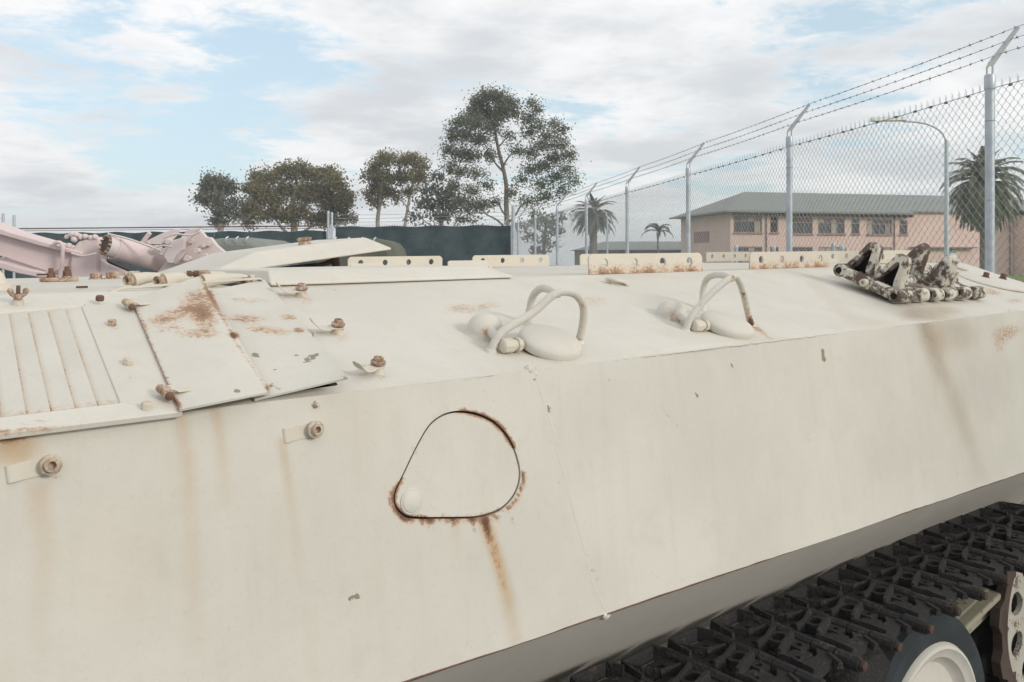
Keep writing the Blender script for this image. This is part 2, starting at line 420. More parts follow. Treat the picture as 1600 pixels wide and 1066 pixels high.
def building():
    A = R(12); P0 = Vector((18.9, 72, .44)); d = Vector((math.cos(A), math.sin(A)))
    root = empty('office_building', P0, A)
    tag(root, 'two storey pink rendered building with grey hip roof beyond the fence', 'building')
    def fx(px): xr = (px - HX) / F; return (xr * P0.y - P0.x) / (d.x - d.y * xr)
    def fz(px, py): t = fx(px); return HC + (HY - py) / F * (P0.y + d.y * t) - P0.z
    H, LEN, DEP = fz(1200, 333) + .25, 34.0, 10.5
    wins = [(1146, 1191, 338, 364, 4), (1203, 1216, 338, 364, 1), (1230, 1270, 340, 366, 3), (1278, 1320, 341, 366, 4), (1330, 1343, 342, 366, 1), (1354, 1394, 343, 367, 4), (1405, 1418, 344, 367, 1)]
    rects = []
    for a, b_, t, u, c in wins: rects.append((fx(a), fx(b_), fz((a + b_) / 2, u), fz((a + b_) / 2, t), c))
    low = []
    for a, b_, c in ((1148, 1191, 4), (1203, 1217, 1), (1235, 1270, 3), (1279, 1322, 4), (1352, 1394, 4)):
        low.append((fx(a), fx(b_), fz(1200, 411), fz(1200, 385.5), c))
    rects += low
    w = MB(); wall_cells(w, 0, LEN, 0, H, [r[:4] for r in rects])
    w.add([(0, 0, 0), (0, 0, H), (0, DEP, H), (0, DEP, 0)], [(0, 1, 2, 3)])
    w.add([(LEN, 0, 0), (LEN, 0, H), (LEN, DEP, H), (LEN, DEP, 0)], [(0, 1, 2, 3)]); w.add([(0, DEP, 0), (LEN, DEP, 0), (LEN, DEP, H), (0, DEP, H)], [(0, 1, 2, 3)])
    w.obj('wall', M['wall'], root, 0)
    for r in rects: window(root, *r)
    # side wall panel and window
    s = MB(); s.box((-.03, DEP * .55, H * .62), (.06, 3.2, 1.0)); s.obj('side_window', M['maroon'], root, 0)
    # hip roof with a step in the eave
    e = .85; E = H - .16; rid = H + 2.05; hx = 4.9
    def hip(x0, x1, ef, ridge, left=True):
        b = MB(); y0, y1 = -ef, DEP + e; ym = DEP / 2
        z0 = E if ef == e else E + (e - ef) * .36
        a = [(x0, y0, z0), (x1, y0, z0), (x1, y1, E), (x0, y1, E), (x0 + (hx if left else 0), ym, ridge), (x1, ym, ridge)]
        b.add(a, [(0, 1, 5, 4), (2, 3, 4, 5), (3, 0, 4)]); return b
    xs = fx(1421)
    rf = hip(-e, xs, e, rid).obj('roof', M['roof'], root, 0, fix=False)
    r2 = hip(xs, LEN, .25, rid, False); r2.obj('roof', M['roof'], root, 0, fix=False)
    g = MB(); g.box(((xs - e) / 2, -e, E - .03), (xs + e, .1, .16)); g.box((-e, DEP / 2, E - .03), (.1, DEP + 2 * e, .16)); g.box(((xs + LEN) / 2, -.28, E + .2), (LEN - xs, .1, .14))
    g.obj('gutter', M['roof'], rf, 0)
    so = MB(); so.add([(-e, -e, E - .13), (xs, -e, E - .13), (xs, 0, E - .13), (-e, 0, E - .13)], [(0, 1, 2, 3)]); so.add([(-e, 0, E - .13), (0, 0, E - .13), (0, DEP, E - .13), (-e, DEP, E - .13)], [(0, 1, 2, 3)])
    so.obj('soffit', M['fascia'], root, 0)
    k = MB(); k.box((0, 0, 0), (.08, e - .06, .2)); km = k.mesh('rafter', M['fascia'], 0); x = .2
    while x < xs - .1:
        share('rafter', km, root, (x, -e / 2 + .02, E - .235)); x += .42
    for px in (1197, 1397):
        p = MB(); p.tube([(fx(px), -.08, 0), (fx(px), -.08, H - .35), (fx(px), -.5, H - .12)], .055, 8); p.obj('downpipe', M['pipe'], root)
    p = MB(); p.tube([(fx(1577), -.08, 0), (fx(1577), -.08, H - .2)], .07, 8); p.obj('downpipe', M['pipe'], root)
    l = MB(); l.box(((fx(1421) + fx(1520)) / 2, -.3, fz(1470, 387)), (fx(1520) - fx(1421), .6, .12)); l.obj('awning', M['pipe'], root, 0)
    # lower wing at the right, standing slightly proud
    wing = empty('annex_building', P0 + Vector((d.x * (fx(1583)) + d.y * 2.5, d.y * fx(1583) - d.x * 2.5, 0)), A)
    tag(wing, 'pink wing with dark windows at the right edge behind the palm', 'building')
    w = MB(); hs = [(.55, 2.2, 3.5, 4.85), (.55, 2.2, .75, 2.15), (3.4, 5.2, 3.5, 4.85), (3.4, 5.2, .75, 2.15)]
    wall_cells(w, 0, 14, 0, H - .2, hs); w.add([(0, 0, 0), (0, 0, H - .2), (0, 2.44, H - .2), (0, 2.44, 0)], [(0, 1, 2, 3)]); w.obj('wall', M['wall'], wing, 0)
    for h in hs: window(wing, *h, 2)
    r = MB(); r.add([(-.5, -.6, H - .35), (14, -.6, H - .35), (14, 5, H + 1.35), (-.5, 5, H + 1.35), (-.5, -.6, H - .2), (14, -.6, H - .2), (14, 5, H + 1.5), (-.5, 5, H + 1.5)], [(0, 3, 2, 1), (4, 5, 6, 7), (0, 1, 5, 4), (3, 0, 4, 7), (1, 2, 6, 5), (2, 3, 7, 6)])
    r.obj('roof', M['roof'], wing, 0)
    # small sign on the wall
    xsn, zs = fx(1488), fz(1488, 394)
    q = A; sg = empty('wall_sign', P0 + Vector((d.x * xsn + d.y * .05, d.y * xsn - d.x * .05, zs)), A)
    tag(sg, 'small green and white sign on the pink wall left of the palm trunk', 'sign')
    b = MB(); b.box((0, 0, 0), (.52, .03, .62)); b.obj('board', M['white'], sg, 0)
    b = MB(); b.box((0, -.022, .10), (.44, .012, .34)); b.obj('green_panel', M['signgreen'], sg, 0)
    b = MB(); b.add([(-.12, -.031, .05), (.05, -.031, .05), (.05, -.031, -.0), (.15, -.031, .1), (.05, -.031, .2), (.05, -.031, .15), (-.12, -.031, .15)], [tuple(range(7))]); b.obj('arrow', M['white'], sg, 0)
    b = MB(); b.box((.04, 0, -.42), (.22, .025, .2)); b.obj('lower_plate', M['white'], sg, 0)
    # low grey roofed shed far left of it
    z = 92; sh = empty('shed', (pt(1005, 411, z).x, z, .3)); tag(sh, 'low shed with long grey hip roof behind the small palm', 'building')
    xl, xr_ = pt(893, 0, z).x - sh.location.x, pt(1110, 0, z).x - sh.location.x
    ht = pt(0, 377.5, z).z - .3; he = pt(0, 391.5, z).z - .3
    b = MB(); b.add([(xl, -4, he), (xr_, -4, he), (xr_, 4, he), (xl, 4, he), (xl + 3.6, 0, ht), (xr_ - 1, 0, ht)], [(0, 1, 5, 4), (2, 3, 4, 5), (3, 0, 4), (1, 2, 5)]); b.obj('roof', M['roof'], sh, 0)
    b = MB(); b.box(((xl + xr_) / 2, 0, he / 2), (xr_ - xl - 1.2, 6.8, he - .02)); b.obj('wall', M['fascia'], sh, 0)
building()

# ------------------------------------------------------------------ trees
def leaf_cloud(mb, centres, spread, per, size, droop=.5, seed=0):
    g = np.random.default_rng(seed); V = []; Fc = []
    C = np.repeat(np.array(centres), per, 0); n = len(C); SP = np.repeat(np.array(spread), per, 0)
    P = C + g.normal(0, 1, (n, 3)) * SP[:, None] * np.array([1, 1, .8])
    a = g.uniform(0, 2 * np.pi, n); e = g.normal(-droop, .6, n)
    D = np.stack([np.cos(a) * np.cos(e), np.sin(a) * np.cos(e), np.sin(e)], 1)
    S = np.cross(D, g.normal(0, 1, (n, 3))); S /= np.linalg.norm(S, axis=1, keepdims=True) + 1e-9
    L = size * g.uniform(.6, 1.4, n)[:, None]; W = L * .30
    q = np.stack([P - D * L * .5, P + S * W, P + D * L * .5, P - S * W], 1).reshape(-1, 3)
    o = len(mb.v); mb.v += [tuple(x) for x in q]; mb.f += [(o + 4 * i, o + 4 * i + 1, o + 4 * i + 2, o + 4 * i + 3) for i in range(n)]
def tree(name, label, Y, lobes, trunk, leaf, bark, seed, size=.26, clumps=12, per=34, cl=.30, droop=.5, tw=.28, fork=None, bare=1.0, group='trees behind the yard fence', depth=.8, rise=.9, flat=.75):
    g = np.random.default_rng(seed); s = Y / F
    base = pt(trunk[0][0], HY, Y); root = empty(name, (base.x, Y, 0)); tag(root, label, 'tree', group)
    off = Vector((base.x, Y, 0))
    tb = MB(); path = [Vector((0, 0, -.05))] + [pt(x, y, Y) - off for x, y in trunk]
    path = [Vector(p) for p in spline(path, 4)]; n = len(path)
    tb.tube(path, [tw * (1 - .6 * i / (n - 1)) for i in range(n)], 8)
    C = []; SP = []; limbs = [(p, tw * (1 - .6 * i / (n - 1)), 0) for i, p in enumerate(path) if i >= n // 5]
    LB = [(pt(x, y, Y) - off, rx, ry) for x, y, rx, ry in lobes]
    for c, rx, ry in LB: c.y += g.normal(0, 1) * min(rx, 22) * s * depth * .8
    LB.sort(key=lambda q: (q[0] - path[n // 3]).length)
    for c, rx, ry in LB:
        def cost(q):
            p = q[0]; hd = math.hypot(p.x - c.x, p.y - c.y); dz = c.z - p.z; return math.hypot(hd, dz) + 1.3 * max(0, hd * rise - dz) + q[2] * .25
        st, r0, lv = min(limbs, key=cost); r0 = min(r0 * .72, tw * .42); r1 = max(r0 * .34, tw * .05)
        L_ = (c - st).length; jit = lambda k: Vector((g.normal(0, k), g.normal(0, k), g.normal(0, k * .6)))
        pp = [st, st.lerp(c, .33) + Vector((0, 0, L_ * .03)) + jit(L_ * .05), st.lerp(c, .68) + Vector((0, 0, L_ * .05)) + jit(L_ * .06), c]
        pp = [Vector(q) for q in spline(pp, 3)]; m_ = len(pp); rr = [r0 + (r1 - r0) * k / (m_ - 1) for k in range(m_)]
        tb.tube(pp, rr, 5, caps=False); limbs += [(pp[k], rr[k], lv + 1) for k in range(2, m_ - 1, 2)]
        rad = Vector((rx * s, (rx + ry) / 2 * s * depth, ry * s)) * .90
        k = max(3, int(clumps * (rx * ry) / 450))
        for _ in range(k):
            v = g.normal(0, 1, 3); v /= np.linalg.norm(v); v *= g.uniform(.45, 1.0) ** .5
            q = c + Vector((v[0] * rad.x, v[1] * rad.y, (abs(v[2]) * .95 - .30 if g.uniform() < flat else v[2]) * rad.z)) * 1.0; C.append(tuple(q)); SP.append(cl * g.uniform(.6, 1.3))
            if g.uniform() < .55 * bare:
                tb.tube([c, c.lerp(q, .55) + Vector((0, 0, -.05)), q], [tw * .09, tw * .06, tw * .03], 4, caps=False)
    tb.obj('trunk', bark, root, 60, fix=False)
    cr = MB(); leaf_cloud(cr, C, SP, per, size, droop, seed)
    cr.obj('crown', leaf, root, 0, fix=False)
    return root
tree('eucalyptus_tree', 'small leaning eucalyptus with drooping olive crown, leftmost tree on the skyline', 64,
     [(335, 287, 22, 17), (352, 293, 13, 14), (322, 300, 15, 13), (333, 310, 18, 16), (314, 316, 10, 8), (345, 328, 13, 20), (338, 348, 10, 12), (366, 318, 9, 13), (368, 338, 9, 12)],
     [(345, 372), (344, 350), (341, 330), (336, 308), (335, 292)], M['leaf_grey'], M['bark'], 11, .20, 28, 62, .30)
tree('eucalyptus_tree', 'broad spreading olive eucalyptus with pale bare limbs, widest tree on the skyline', 66,
     [(415, 280, 26, 18), (440, 268, 22, 14), (462, 265, 18, 12), (486, 272, 22, 16), (512, 270, 16, 17), (527, 290, 18, 20), (538, 312, 13, 24), (400, 298, 18, 20), (420, 310, 28, 22), (455, 300, 28, 22), (492, 305, 30, 26), (520, 325, 24, 22), (396, 330, 16, 18), (425, 338, 28, 14), (462, 335, 28, 18), (500, 342, 30, 14), (540, 342, 14, 10), (388, 348, 14, 8)],
     [(460, 372), (459, 350), (456, 325), (462, 300), (472, 280)], M['leaf_olive'], M['bark'], 12, .20, 28, 62, .32, tw=.34)
tree('eucalyptus_tree', 'slender eucalyptus with dense crown just left of its leaning neighbour', 68,
     [(592, 255, 16, 16), (606, 248, 11, 12), (580, 272, 15, 15), (598, 278, 18, 18), (586, 297, 20, 16), (604, 302, 14, 14), (572, 305, 10, 8), (592, 318, 12, 8)],
     [(592, 372), (590, 345), (594, 315), (598, 285), (598, 262)], M['leaf_olive'], M['bark'], 13, .20, 28, 62, .28, tw=.22)
tree('eucalyptus_tree', 'slender eucalyptus with bare leaning trunk and bunched top right of the dense one', 68,
     [(626, 252, 12, 14), (648, 252, 15, 13), (660, 262, 9, 14), (655, 280, 13, 16), (638, 278, 13, 14), (622, 280, 8, 16), (636, 300, 10, 10), (620, 310, 8, 8)],
     [(631, 372), (634, 345), (640, 310), (645, 285), (645, 264)], M['leaf_olive'], M['bark'], 14, .20, 28, 62, .28, tw=.17)
tree('shrubby_tree', 'pale grey green bushy tree filling the space under the tall airy tree', 62,
     [(683, 280, 13, 12), (672, 298, 16, 13), (695, 300, 18, 14), (660, 318, 16, 12), (685, 320, 20, 14), (712, 318, 20, 14), (735, 328, 18, 10), (655, 338, 14, 9), (690, 340, 22, 10), (725, 342, 22, 8)],
     [(690, 372), (690, 350), (686, 325), (684, 300)], M['leaf_pale'], M['bark'], 15, .24, 20, 34, .30, tw=.18)
big = [(770, 150, 20, 11), (748, 158, 14, 11), (790, 157, 14, 12), (738, 176, 14, 11), (760, 174, 18, 12), (785, 178, 16, 13), (802, 170, 7, 14), (722, 192, 14, 9), (745, 196, 17, 10), (770, 198, 14, 10), (706, 208, 10, 11), (726, 214, 15, 9), (752, 220, 15, 8), (700, 232, 7, 11), (716, 240, 13, 9), (740, 244, 15, 8), (765, 244, 10, 9),
       (830, 162, 5, 10), (838, 174, 6, 9), (826, 186, 9, 9), (842, 198, 9, 7), (824, 208, 11, 7), (866, 196, 8, 8), (878, 204, 7, 8), (858, 214, 12, 7), (876, 226, 11, 8), (846, 228, 13, 8), (828, 240, 12, 7), (868, 246, 14, 7), (888, 244, 8, 8), (850, 258, 15, 7), (886, 264, 11, 6), (830, 266, 12, 7), (868, 276, 14, 6), (895, 284, 9, 6), (842, 288, 15, 6), (815, 280, 8, 6), (880, 298, 13, 5), (852, 308, 14, 6), (826, 314, 12, 6),
       (704, 262, 9, 9), (722, 270, 12, 7), (744, 272, 12, 6), (712, 290, 12, 6), (736, 298, 14, 6), (760, 290, 9, 6), (720, 314, 14, 6), (748, 318, 14, 6), (774, 316, 9, 6), (800, 300, 7, 8), (806, 236, 7, 8), (795, 214, 8, 7)]
tree('tall_tree', 'tallest airy tree with thin dark branches and feathery grey green crown', 58, big,
     [(792, 372), (792, 345), (791, 315), (791, 290), (786, 262), (778, 230), (772, 195)], M['leaf_dark'], M['barkdark'], 16, .155, 104, 26, .30, droop=.1, tw=.22, bare=1.6, rise=1.1, flat=.12)
tree('bushy_tree', 'dark low tree seen through the chain link left of the round palm', 50,
     [(842, 338, 14, 8), (862, 344, 16, 8), (880, 340, 9, 7), (836, 352, 12, 7), (860, 362, 12, 7), (878, 358, 9, 7), (846, 374, 12, 6), (862, 384, 12, 6), (840, 390, 14, 6), (825, 372, 10, 7), (815, 355, 8, 8)],
     [(850, 400), (850, 380), (852, 360), (855, 345)], M['leaf_dark'], M['barkdark'], 17, .2, 22, 30, .22, tw=.14)

def frond_mesh(name, e0, length, bend, mat, seed, leaflet=.42, n=38, hang=.5):
    lw = leaflet * .085
    g = random.Random(seed); b = MB(); pts = []; p = Vector((0, 0, 0)); st = length / n
    for i in range(n + 1):
        e = e0 - bend * (i / n) ** 1.25
        pts.append(p.copy()); p = p + Vector((math.cos(e), 0, math.sin(e))) * st
    b.tube([pts[i] for i in range(0, n + 1, 3)], [.035 * (1 - .8 * i / n) for i in range(0, n + 1, 3)], 4, caps=False)
    for i in range(2, n + 1):
        t = i / n; L = leaflet * (math.sin(math.pi * min(t * .9 + .1, 1)) * .75 + .25) * g.uniform(.85, 1.1)
        tn = (pts[i] - pts[i - 1]).normalized()
        up = Vector((-tn.z, 0, tn.x))
        for sd in (-1, 1):
            dr = (tn * .55 + Vector((0, sd, 0)) * .75 + up * .30 - Vector((0, 0, hang * g.uniform(.6, 1.3)))).normalized()
            q = pts[i]; w = tn * lw
            m1 = q + dr * L * .5; tip = q + dr * L + Vector((0, 0, -L * .22))
            b.add([q - w, q + w, m1 + w, m1 - w, tip], [(0, 1, 2, 3), (3, 2, 4)])
    return b.mesh(name, mat, 0, fix=False)
def palm(label, px, cy, Y, rad, trunk_r, mat, levels, seed, base_z=.3, top_r=None, dry=False, group='palms beyond the fence'):
    g = random.Random(seed); c = pt(px, cy, Y); root = empty('palm_tree', (c.x, Y, base_z)); tag(root, label, 'palm tree', group)
    h = c.z - base_z; t = MB(); pr = []; k = 22
    for i in range(k + 1):
        z = h * i / k; r = trunk_r * (1.15 - .25 * i / k) * (1.06 if i % 2 else .96)
        pr.append((r * (1.5 if i > k - 3 else 1), z))
    t.lathe(pr, 12); t.obj('trunk', M['palmbark'], root, 40)
    for li, (e0, ln, bend, cnt) in enumerate(levels):
        ms = [frond_mesh('frond', R(e0 + 5 * q), rad * ln * (1 - .08 * q), R(bend), M['frond_dry'] if dry and q == 1 and e0 < -40 else mat, seed * 10 + li * 3 + q, leaflet=rad * .17) for q in range(2)]
        for i in range(cnt):
            share('frond', ms[i % 2], root, (0, 0, h + .05 * (len(levels) - li)), (g.uniform(-.12, .12), g.uniform(-.12, .12), 2 * math.pi * (i + g.uniform(-.3, .3) + .5 * (li % 2)) / cnt), g.uniform(.88, 1.1))
CAN = [(82, .85, 45, 6), (66, 1.1, 95, 10), (48, 1.15, 110, 12), (30, 1.15, 112, 14), (10, 1.1, 95, 15), (-10, 1.1, 75, 17), (-28, 1.12, 56, 19), (-45, 1.12, 40, 20), (-60, 1.1, 26, 18)]
palm('large date palm with shaggy skirt beside the fence post at the right', 1537, 292, 60, 3.15, .24, M['frond'], CAN, 3)
palm('grey green round headed date palm seen through the distant fence', 927, 342, 82, 2.55, .38, M['frond_grey'], CAN[:6] + [(-40, .8, 40, 9)], 5)
palm('small thin palm with a few arching fronds in front of the low shed roof', 1028, 363, 64, 1.55, .075, M['frond_grey'], [(70, .8, 110, 3), (50, 1, 130, 4), (28, 1, 120, 4)], 8)

# ------------------------------------------------------------------ street lamps
def street_lamp(label, px, top, Y, armdx, armdy, rad, headlen):
    b0 = pt(px, HY, Y); root = empty('street_lamp', (b0.x, Y, .2)); tag(root, label, 'street lamp', 'street lamps beyond the fence')
    s = Y / F; ht = HC + (HY - top) * s - .2
    p = MB(); p.tube([(0, 0, 0), (0, 0, ht * .5), (0, 0, ht)], [rad * 1.15, rad, rad * .9], 12); p.obj('pole', M['galv'], root)
    a = MB(); dx, dz = armdx * s, armdy * s
    pth = spline([(0, 0, ht - .15), (-dx * .10, 0, ht + dz * .38), (-dx * .38, 0, ht + dz * .80), (-dx * .72, 0, ht + dz * .97), (-dx, 0, ht + dz)], 4)
    a.tube(pth, rad * .42, 8); a.obj('arm', M['galv'], root)
    h = MB(); hl = headlen * s
    h.add([(-dx - hl, -.1, ht + dz), (-dx - hl, .1, ht + dz), (-dx + .1, .13, ht + dz + .02), (-dx + .1, -.13, ht + dz + .02), (-dx - hl, -.08, ht + dz + .15), (-dx - hl, .08, ht + dz + .15), (-dx, .09, ht + dz + .22), (-dx, -.09, ht + dz + .22)],
          [(0, 1, 2, 3), (4, 7, 6, 5), (0, 4, 5, 1), (1, 5, 6, 2), (2, 6, 7, 3), (3, 7, 4, 0)])
    h.obj('lamp_head', M['white'], root, 0, .02)
street_lamp('tall street lamp with curved arm and flat head, beside the right palm', 1479, 219, 30, 68, 29, .078, 50)
street_lamp('distant street lamp with curved arm beside the round palm', 949, 337, 62, 26, 12, .075, 10)

# ------------------------------------------------------------------ boundary fence (chain link, right)
def cl_fence():
    DX, DY = -.4632, 2.937; LEN = math.hypot(DX, DY); ang = math.atan2(DY, DX)
    X0, Y0 = 3.44, 5.99; N0, N1 = -2, 8
    root = empty('chain_link_fence', (X0, Y0, 0), ang)
    tag(root, 'tall galvanised chain link fence with barbed wire running away on the right', 'fence')
    # local x runs along the fence, -y points outwards (right)
    p = MB(); p.lathe([(.032, 0), (.032, 2.86)], 16); pm = p.mesh('post', M['galv'])
    cp = MB(); cp.lathe([(.036, 2.85), (.0375, 2.86), (.0375, 2.945), (.034, 2.955)], 16); cm = cp.mesh('post_cap', M['galv'])
    ar = MB(); am_ = Matrix.Translation((-.003, 0, 2.95)) @ Matrix(((0, 0, 1, 0), (-1, 0, 0, 0), (0, 1, 0, 0), (0, 0, 0, 1)))
    ar.prism([(-.030, -.03), (-.018, -.03), (-.018, .048), (.004, .074), (.016, .066), (.016, -.03), (.028, -.03), (.029, .070), (.243, .352), (.222, .368), (.214, .364), (-.012, .092), (-.028, .058)], 0, .006, am_)
    am = ar.mesh('extension_arm', M['armgalv'], 0)
    tw = MB()
    for z in (2.62, 2.05, 1.5): tw.lathe([(.034, z), (.036, z + .002), (.034, z + .004)], 14)
    tm = tw.mesh('tie_wire', M['wire'])
    for n in range(N0, N1 + 1):
        o = share('post', pm, root, (n * LEN, 0, 0))
        share('post_cap', cm, o); share('extension_arm', am, o); share('tie_wire', tm, o)
    # chain link: zigzag wires, each picket woven with the next
    nw = 80; pitch = LEN / nw; hz = .0760; zt = 2.865; rows = 74; r = .0020
    mb = MB()
    for i in range(nw):
        x0 = i * pitch; pth = []
        for k in range(rows + 1):
            sd = (k + i) % 2; j = ((i * 7 + k * 3) % 5 - 2) * .0008
            pth.append((x0 + pitch * (1.06 if sd else -.06) + j, .0035 * (1 if sd else -1) - .038, zt - k * hz * .5))
        t0 = pth[0]; e = 1 if i % 2 == 0 else -1
        if i % 2: pth = [(t0[0] - .002, t0[1], t0[2] + .030), (t0[0] + .001, t0[1], t0[2] + .015)] + pth
        else: pth = [(t0[0] + .017, t0[1], t0[2] + .050), (t0[0] + .002, t0[1], t0[2] + .030)] + pth
        mb.tube(pth, r, 3, caps=False)
    mm = mb.mesh('chain_link_mesh', M['wire'], 60, fix=False)
    # strands
    tn = MB(); tn.tube([(x, -.034, 2.862 + (-.012 * math.sin(math.pi * x / LEN))) for x in np.linspace(0, LEN, 9)], .0026, 5, caps=False)
    g = random.Random(4)
    for q in range(14):
        x = LEN * (q + .5 + g.uniform(-.3, .3)) / 14; tn.box((x, -.036, 2.852), (.022, .016, .016))
    tnm = tn.mesh('tension_wire', M['barb'])
    def barbed(y, z, sag, seed):
        g = random.Random(seed); b = MB(); f = lambda x: z - sag * 4 * (x / LEN) * (1 - x / LEN)
        for ph in (0, math.pi):
            b.tube([(x, y + .0022 * math.cos(x * 60 + ph), f(x) + .0022 * math.sin(x * 60 + ph)) for x in np.linspace(0, LEN, 60)], .0017, 4, caps=False)
        k = 25
        for i in range(k):
            x = LEN * (i + .5) / k
            for a in range(2):
                d = Vector((g.uniform(-.5, .5), g.uniform(-1, 1), g.uniform(-1, 1))).normalized() * .017
                c = Vector((x + (a - .5) * .008, y, f(x))); b.tube([c - d, c, c + d], [.0010, .0021, .0010], 4)
            b.tube([(x - .009, y, f(x)), (x + .009, y, f(x))], .0042, 6)
        return b.mesh('barbed_wire', M['barb'])
    bms = [barbed(-.022 - fr * .235, 2.953 + .09 + fr * .285 - .004, .012, 5 + i) for i, fr in enumerate((1.0, .62, .24))]
    for n in range(N0, N1):
        share('chain_link_mesh', mm, root, (n * LEN, 0, 0))
        share('tension_wire', tnm, root, (n * LEN, 0, 0))
        for b in bms: share('barbed_wire', b, root, (n * LEN, 0, 0))
cl_fence()
# steel posts standing between the fence and the pink building
for px, py, w, lab in ((1150, 383, .10, 'short galvanised post standing in front of the leftmost lower windows of the pink building'), (1209, 385, .09, 'squat galvanised post left of the second fence post, low before the pink wall'), (1302, 379.5, .085, 'tallest bare galvanised post top before the middle windows of the pink wall'), (1316, 384, .10, 'stubby galvanised post just right of the tallest bare post top')):
    Y = 20; c = pt(px, py, Y); o = empty('steel_post', (c.x, Y, 0)); tag(o, lab, 'post', 'bare posts before the pink building')
    b = MB(); b.lathe([(w * .42, 0), (w * .42, c.z - .08)], 14); b.obj('tube', M['galv'], o)
    b = MB(); b.lathe([(w * .52, c.z - .11), (w * .55, c.z - .09), (w * .55, c.z - .02), (w * .45, c.z)], 14); b.obj('cap', M['galv'], o)

# ------------------------------------------------------------------ yard fence with green screen cloth (rear)
def yard_fence():
    A = Vector((.04, 27.0, 0)); B = Vector((-26.5, 32.3, 0)); d = (B - A).normalized(); ang = math.atan2(d.y, d.x); L = (B - A).length
    root = empty('screen_fence', A, ang); tag(root, 'yard fence hung with dark green screen cloth across the back', 'fence')
    def sx(px):
        xr = (px - HX) / F; return (xr * A.y - A.x) / (d.x - d.y * xr)
    posts = [(802, 3.46, .062), (513, 3.35, .045), (518.5, 3.3, .045), (22, 3.35, .05), (5, 3.42, .05), (-150, 3.35, .05)]
    for px, h, r in posts:
        p = MB(); p.lathe([(r, 0), (r, h), (r * .6, h + .02), (0.0, h + .025)], 12); o = p.obj('post', M['galv'], root); o.location = (sx(px), 0, 0)
    g = random.Random(9)
    def cloth(x0, x1, z1, seed):
        g = random.Random(seed); n = max(8, int((x1 - x0) / .25)); rows = []
        for j in range(9):
            z = .05 + (z1 - .05) * j / 8; row = []
            for i in range(n + 1):
                x = x0 + (x1 - x0) * i / n
                row.append((x, -.06 + .03 * math.sin(x * 2.1 + j * .3 + seed) + .018 * math.sin(x * 5.3 - j * .7) + g.uniform(-.008, .008), z - (.025 * (1 + math.sin(x * 4.2)) if j == 8 else 0)))
            rows.append(row)
        b = MB(); b.patch(rows, .004, (0, 1, 0)); return b.obj('screen_cloth', M['cloth'], root, 60)
    xa, xb, xc = sx(800), sx(521), sx(511)
    cloth(xa + .05, xb - .05, 2.85, 1)
    x = xc + .05; k = 3
    while x < L - 3:
        x1 = min(x + 4.2, L - .2); cloth(x, x1 - .02, 2.72, k); k += 1; x = x1
    rl = MB(); rl.tube([(xc, 0, 2.86), (L, 0, 2.86)], .022, 8); rl.tube([(xc, 0, 2.78), (L, 0, 2.78)], .010, 6); rl.obj('top_rail', M['rustrail'], root)
    # chain link teeth and three strands over the right hand bay
    t = MB(); n = int((xb - xa) / .09)
    for i in range(n):
        x = xa + .09 * i
        t.tube([(x, 0, 2.80), (x + .03, 0, 2.90), (x + .045, 0, 2.95)], .006, 3, caps=False); t.tube([(x + .09, 0, 2.80), (x + .03, 0, 2.88)], .006, 3, caps=False)
    t.obj('chain_link_edge', M['wire'], root, 0, fix=False)
    for z in (3.0, 3.12, 3.24): 
        b = MB(); b.tube([(x, -.1, z + .02 * math.sin(x)) for x in np.linspace(xa, xb, 12)], .007, 5); b.obj('wire_strand', M['wire'], root)
    for z in (3.0, 3.12, 3.24):
        b = MB(); b.tube([(x, -.1, z) for x in np.linspace(sx(3), L, 6)], .006, 5); b.obj('wire_strand', M['wire'], root)
yard_fence()

# parked covered trailers in front of the rear fence
def trailer(label, px0, px1, py, Y, mat, slant, hooks, depth=2.2):
    a, b_ = pt(px0, py, Y), pt(px1, py, Y); w = b_.x - a.x; root = empty('covered_trailer', ((a.x + b_.x) / 2, Y + depth / 2, 0)); tag(root, label, 'trailer', 'trailers by the rear fence')
    h = a.z; x0, x1 = -w / 2, w / 2; y0, y1 = -depth / 2, depth / 2
    c = MB(); prof = [(x0 - .02, .75), (x0, h - .16), (x0 + .07, h - .03), (x0 + .2, h), (x1 - slant - .22, h + .01), (x1 - slant - .06, h - .05), (x1 - slant, h - .14), (x1, .75)]
    n = len(prof); vs = []
    for i, y in enumerate((y0, y0 + .12, y1 - .12, y1)):
        k = .09 if i in (0, 3) else 0
        vs += [(x * (1 - k * .3), y, z - (k if z > 1 else 0)) for x, z in prof]
    fs = []
    for i in range(3):
        for j in range(n): fs.append((i * n + j, i * n + (j + 1) % n, (i + 1) * n + (j + 1) % n, (i + 1) * n + j))
    fs += [tuple(range(n)), tuple(3 * n + j for j in reversed(range(n)))]
    c.add(vs, fs); c.obj('canopy', mat, root, 50, .03)
    f = MB(); f.box((0, 0, .66), (w * .96, depth * .94, .16)); f.obj('chassis', M['rustdark'], root, 0)
    for sy in (-1, 1):
        wl = MB(); wl.lathe([(.12, -.1), (.36, -.1), (.39, -.05), (.39, .05), (.36, .1), (.12, .1)], 20, Matrix.Translation((0, sy * (depth / 2 - .1), .40)) @ Matrix.Rotation(math.pi / 2, 4, 'X')); wl.obj('wheel', M['rubber'], root)
    for q in range(hooks):
        x = x0 + .35 + (w - slant - .6) * q / max(hooks - 1, 1)
        k = MB(); k.tube([(x, y0 + .02, h - .10), (x, y0 - .02, h - .05), (x + .01, y0 - .02, h + .0), (x + .03, y0 + .02, h + .02)], .012, 5); k.obj('hook', M['galv'], root)
trailer('olive canvas covered trailer with small hooks behind the vehicle roof', 490, 640, 373, 14, M['olive'], .35, 4)
trailer('grey green box trailer beside the pink machine', 318, 416, 372, 13, M['greyo'], .06, 3)

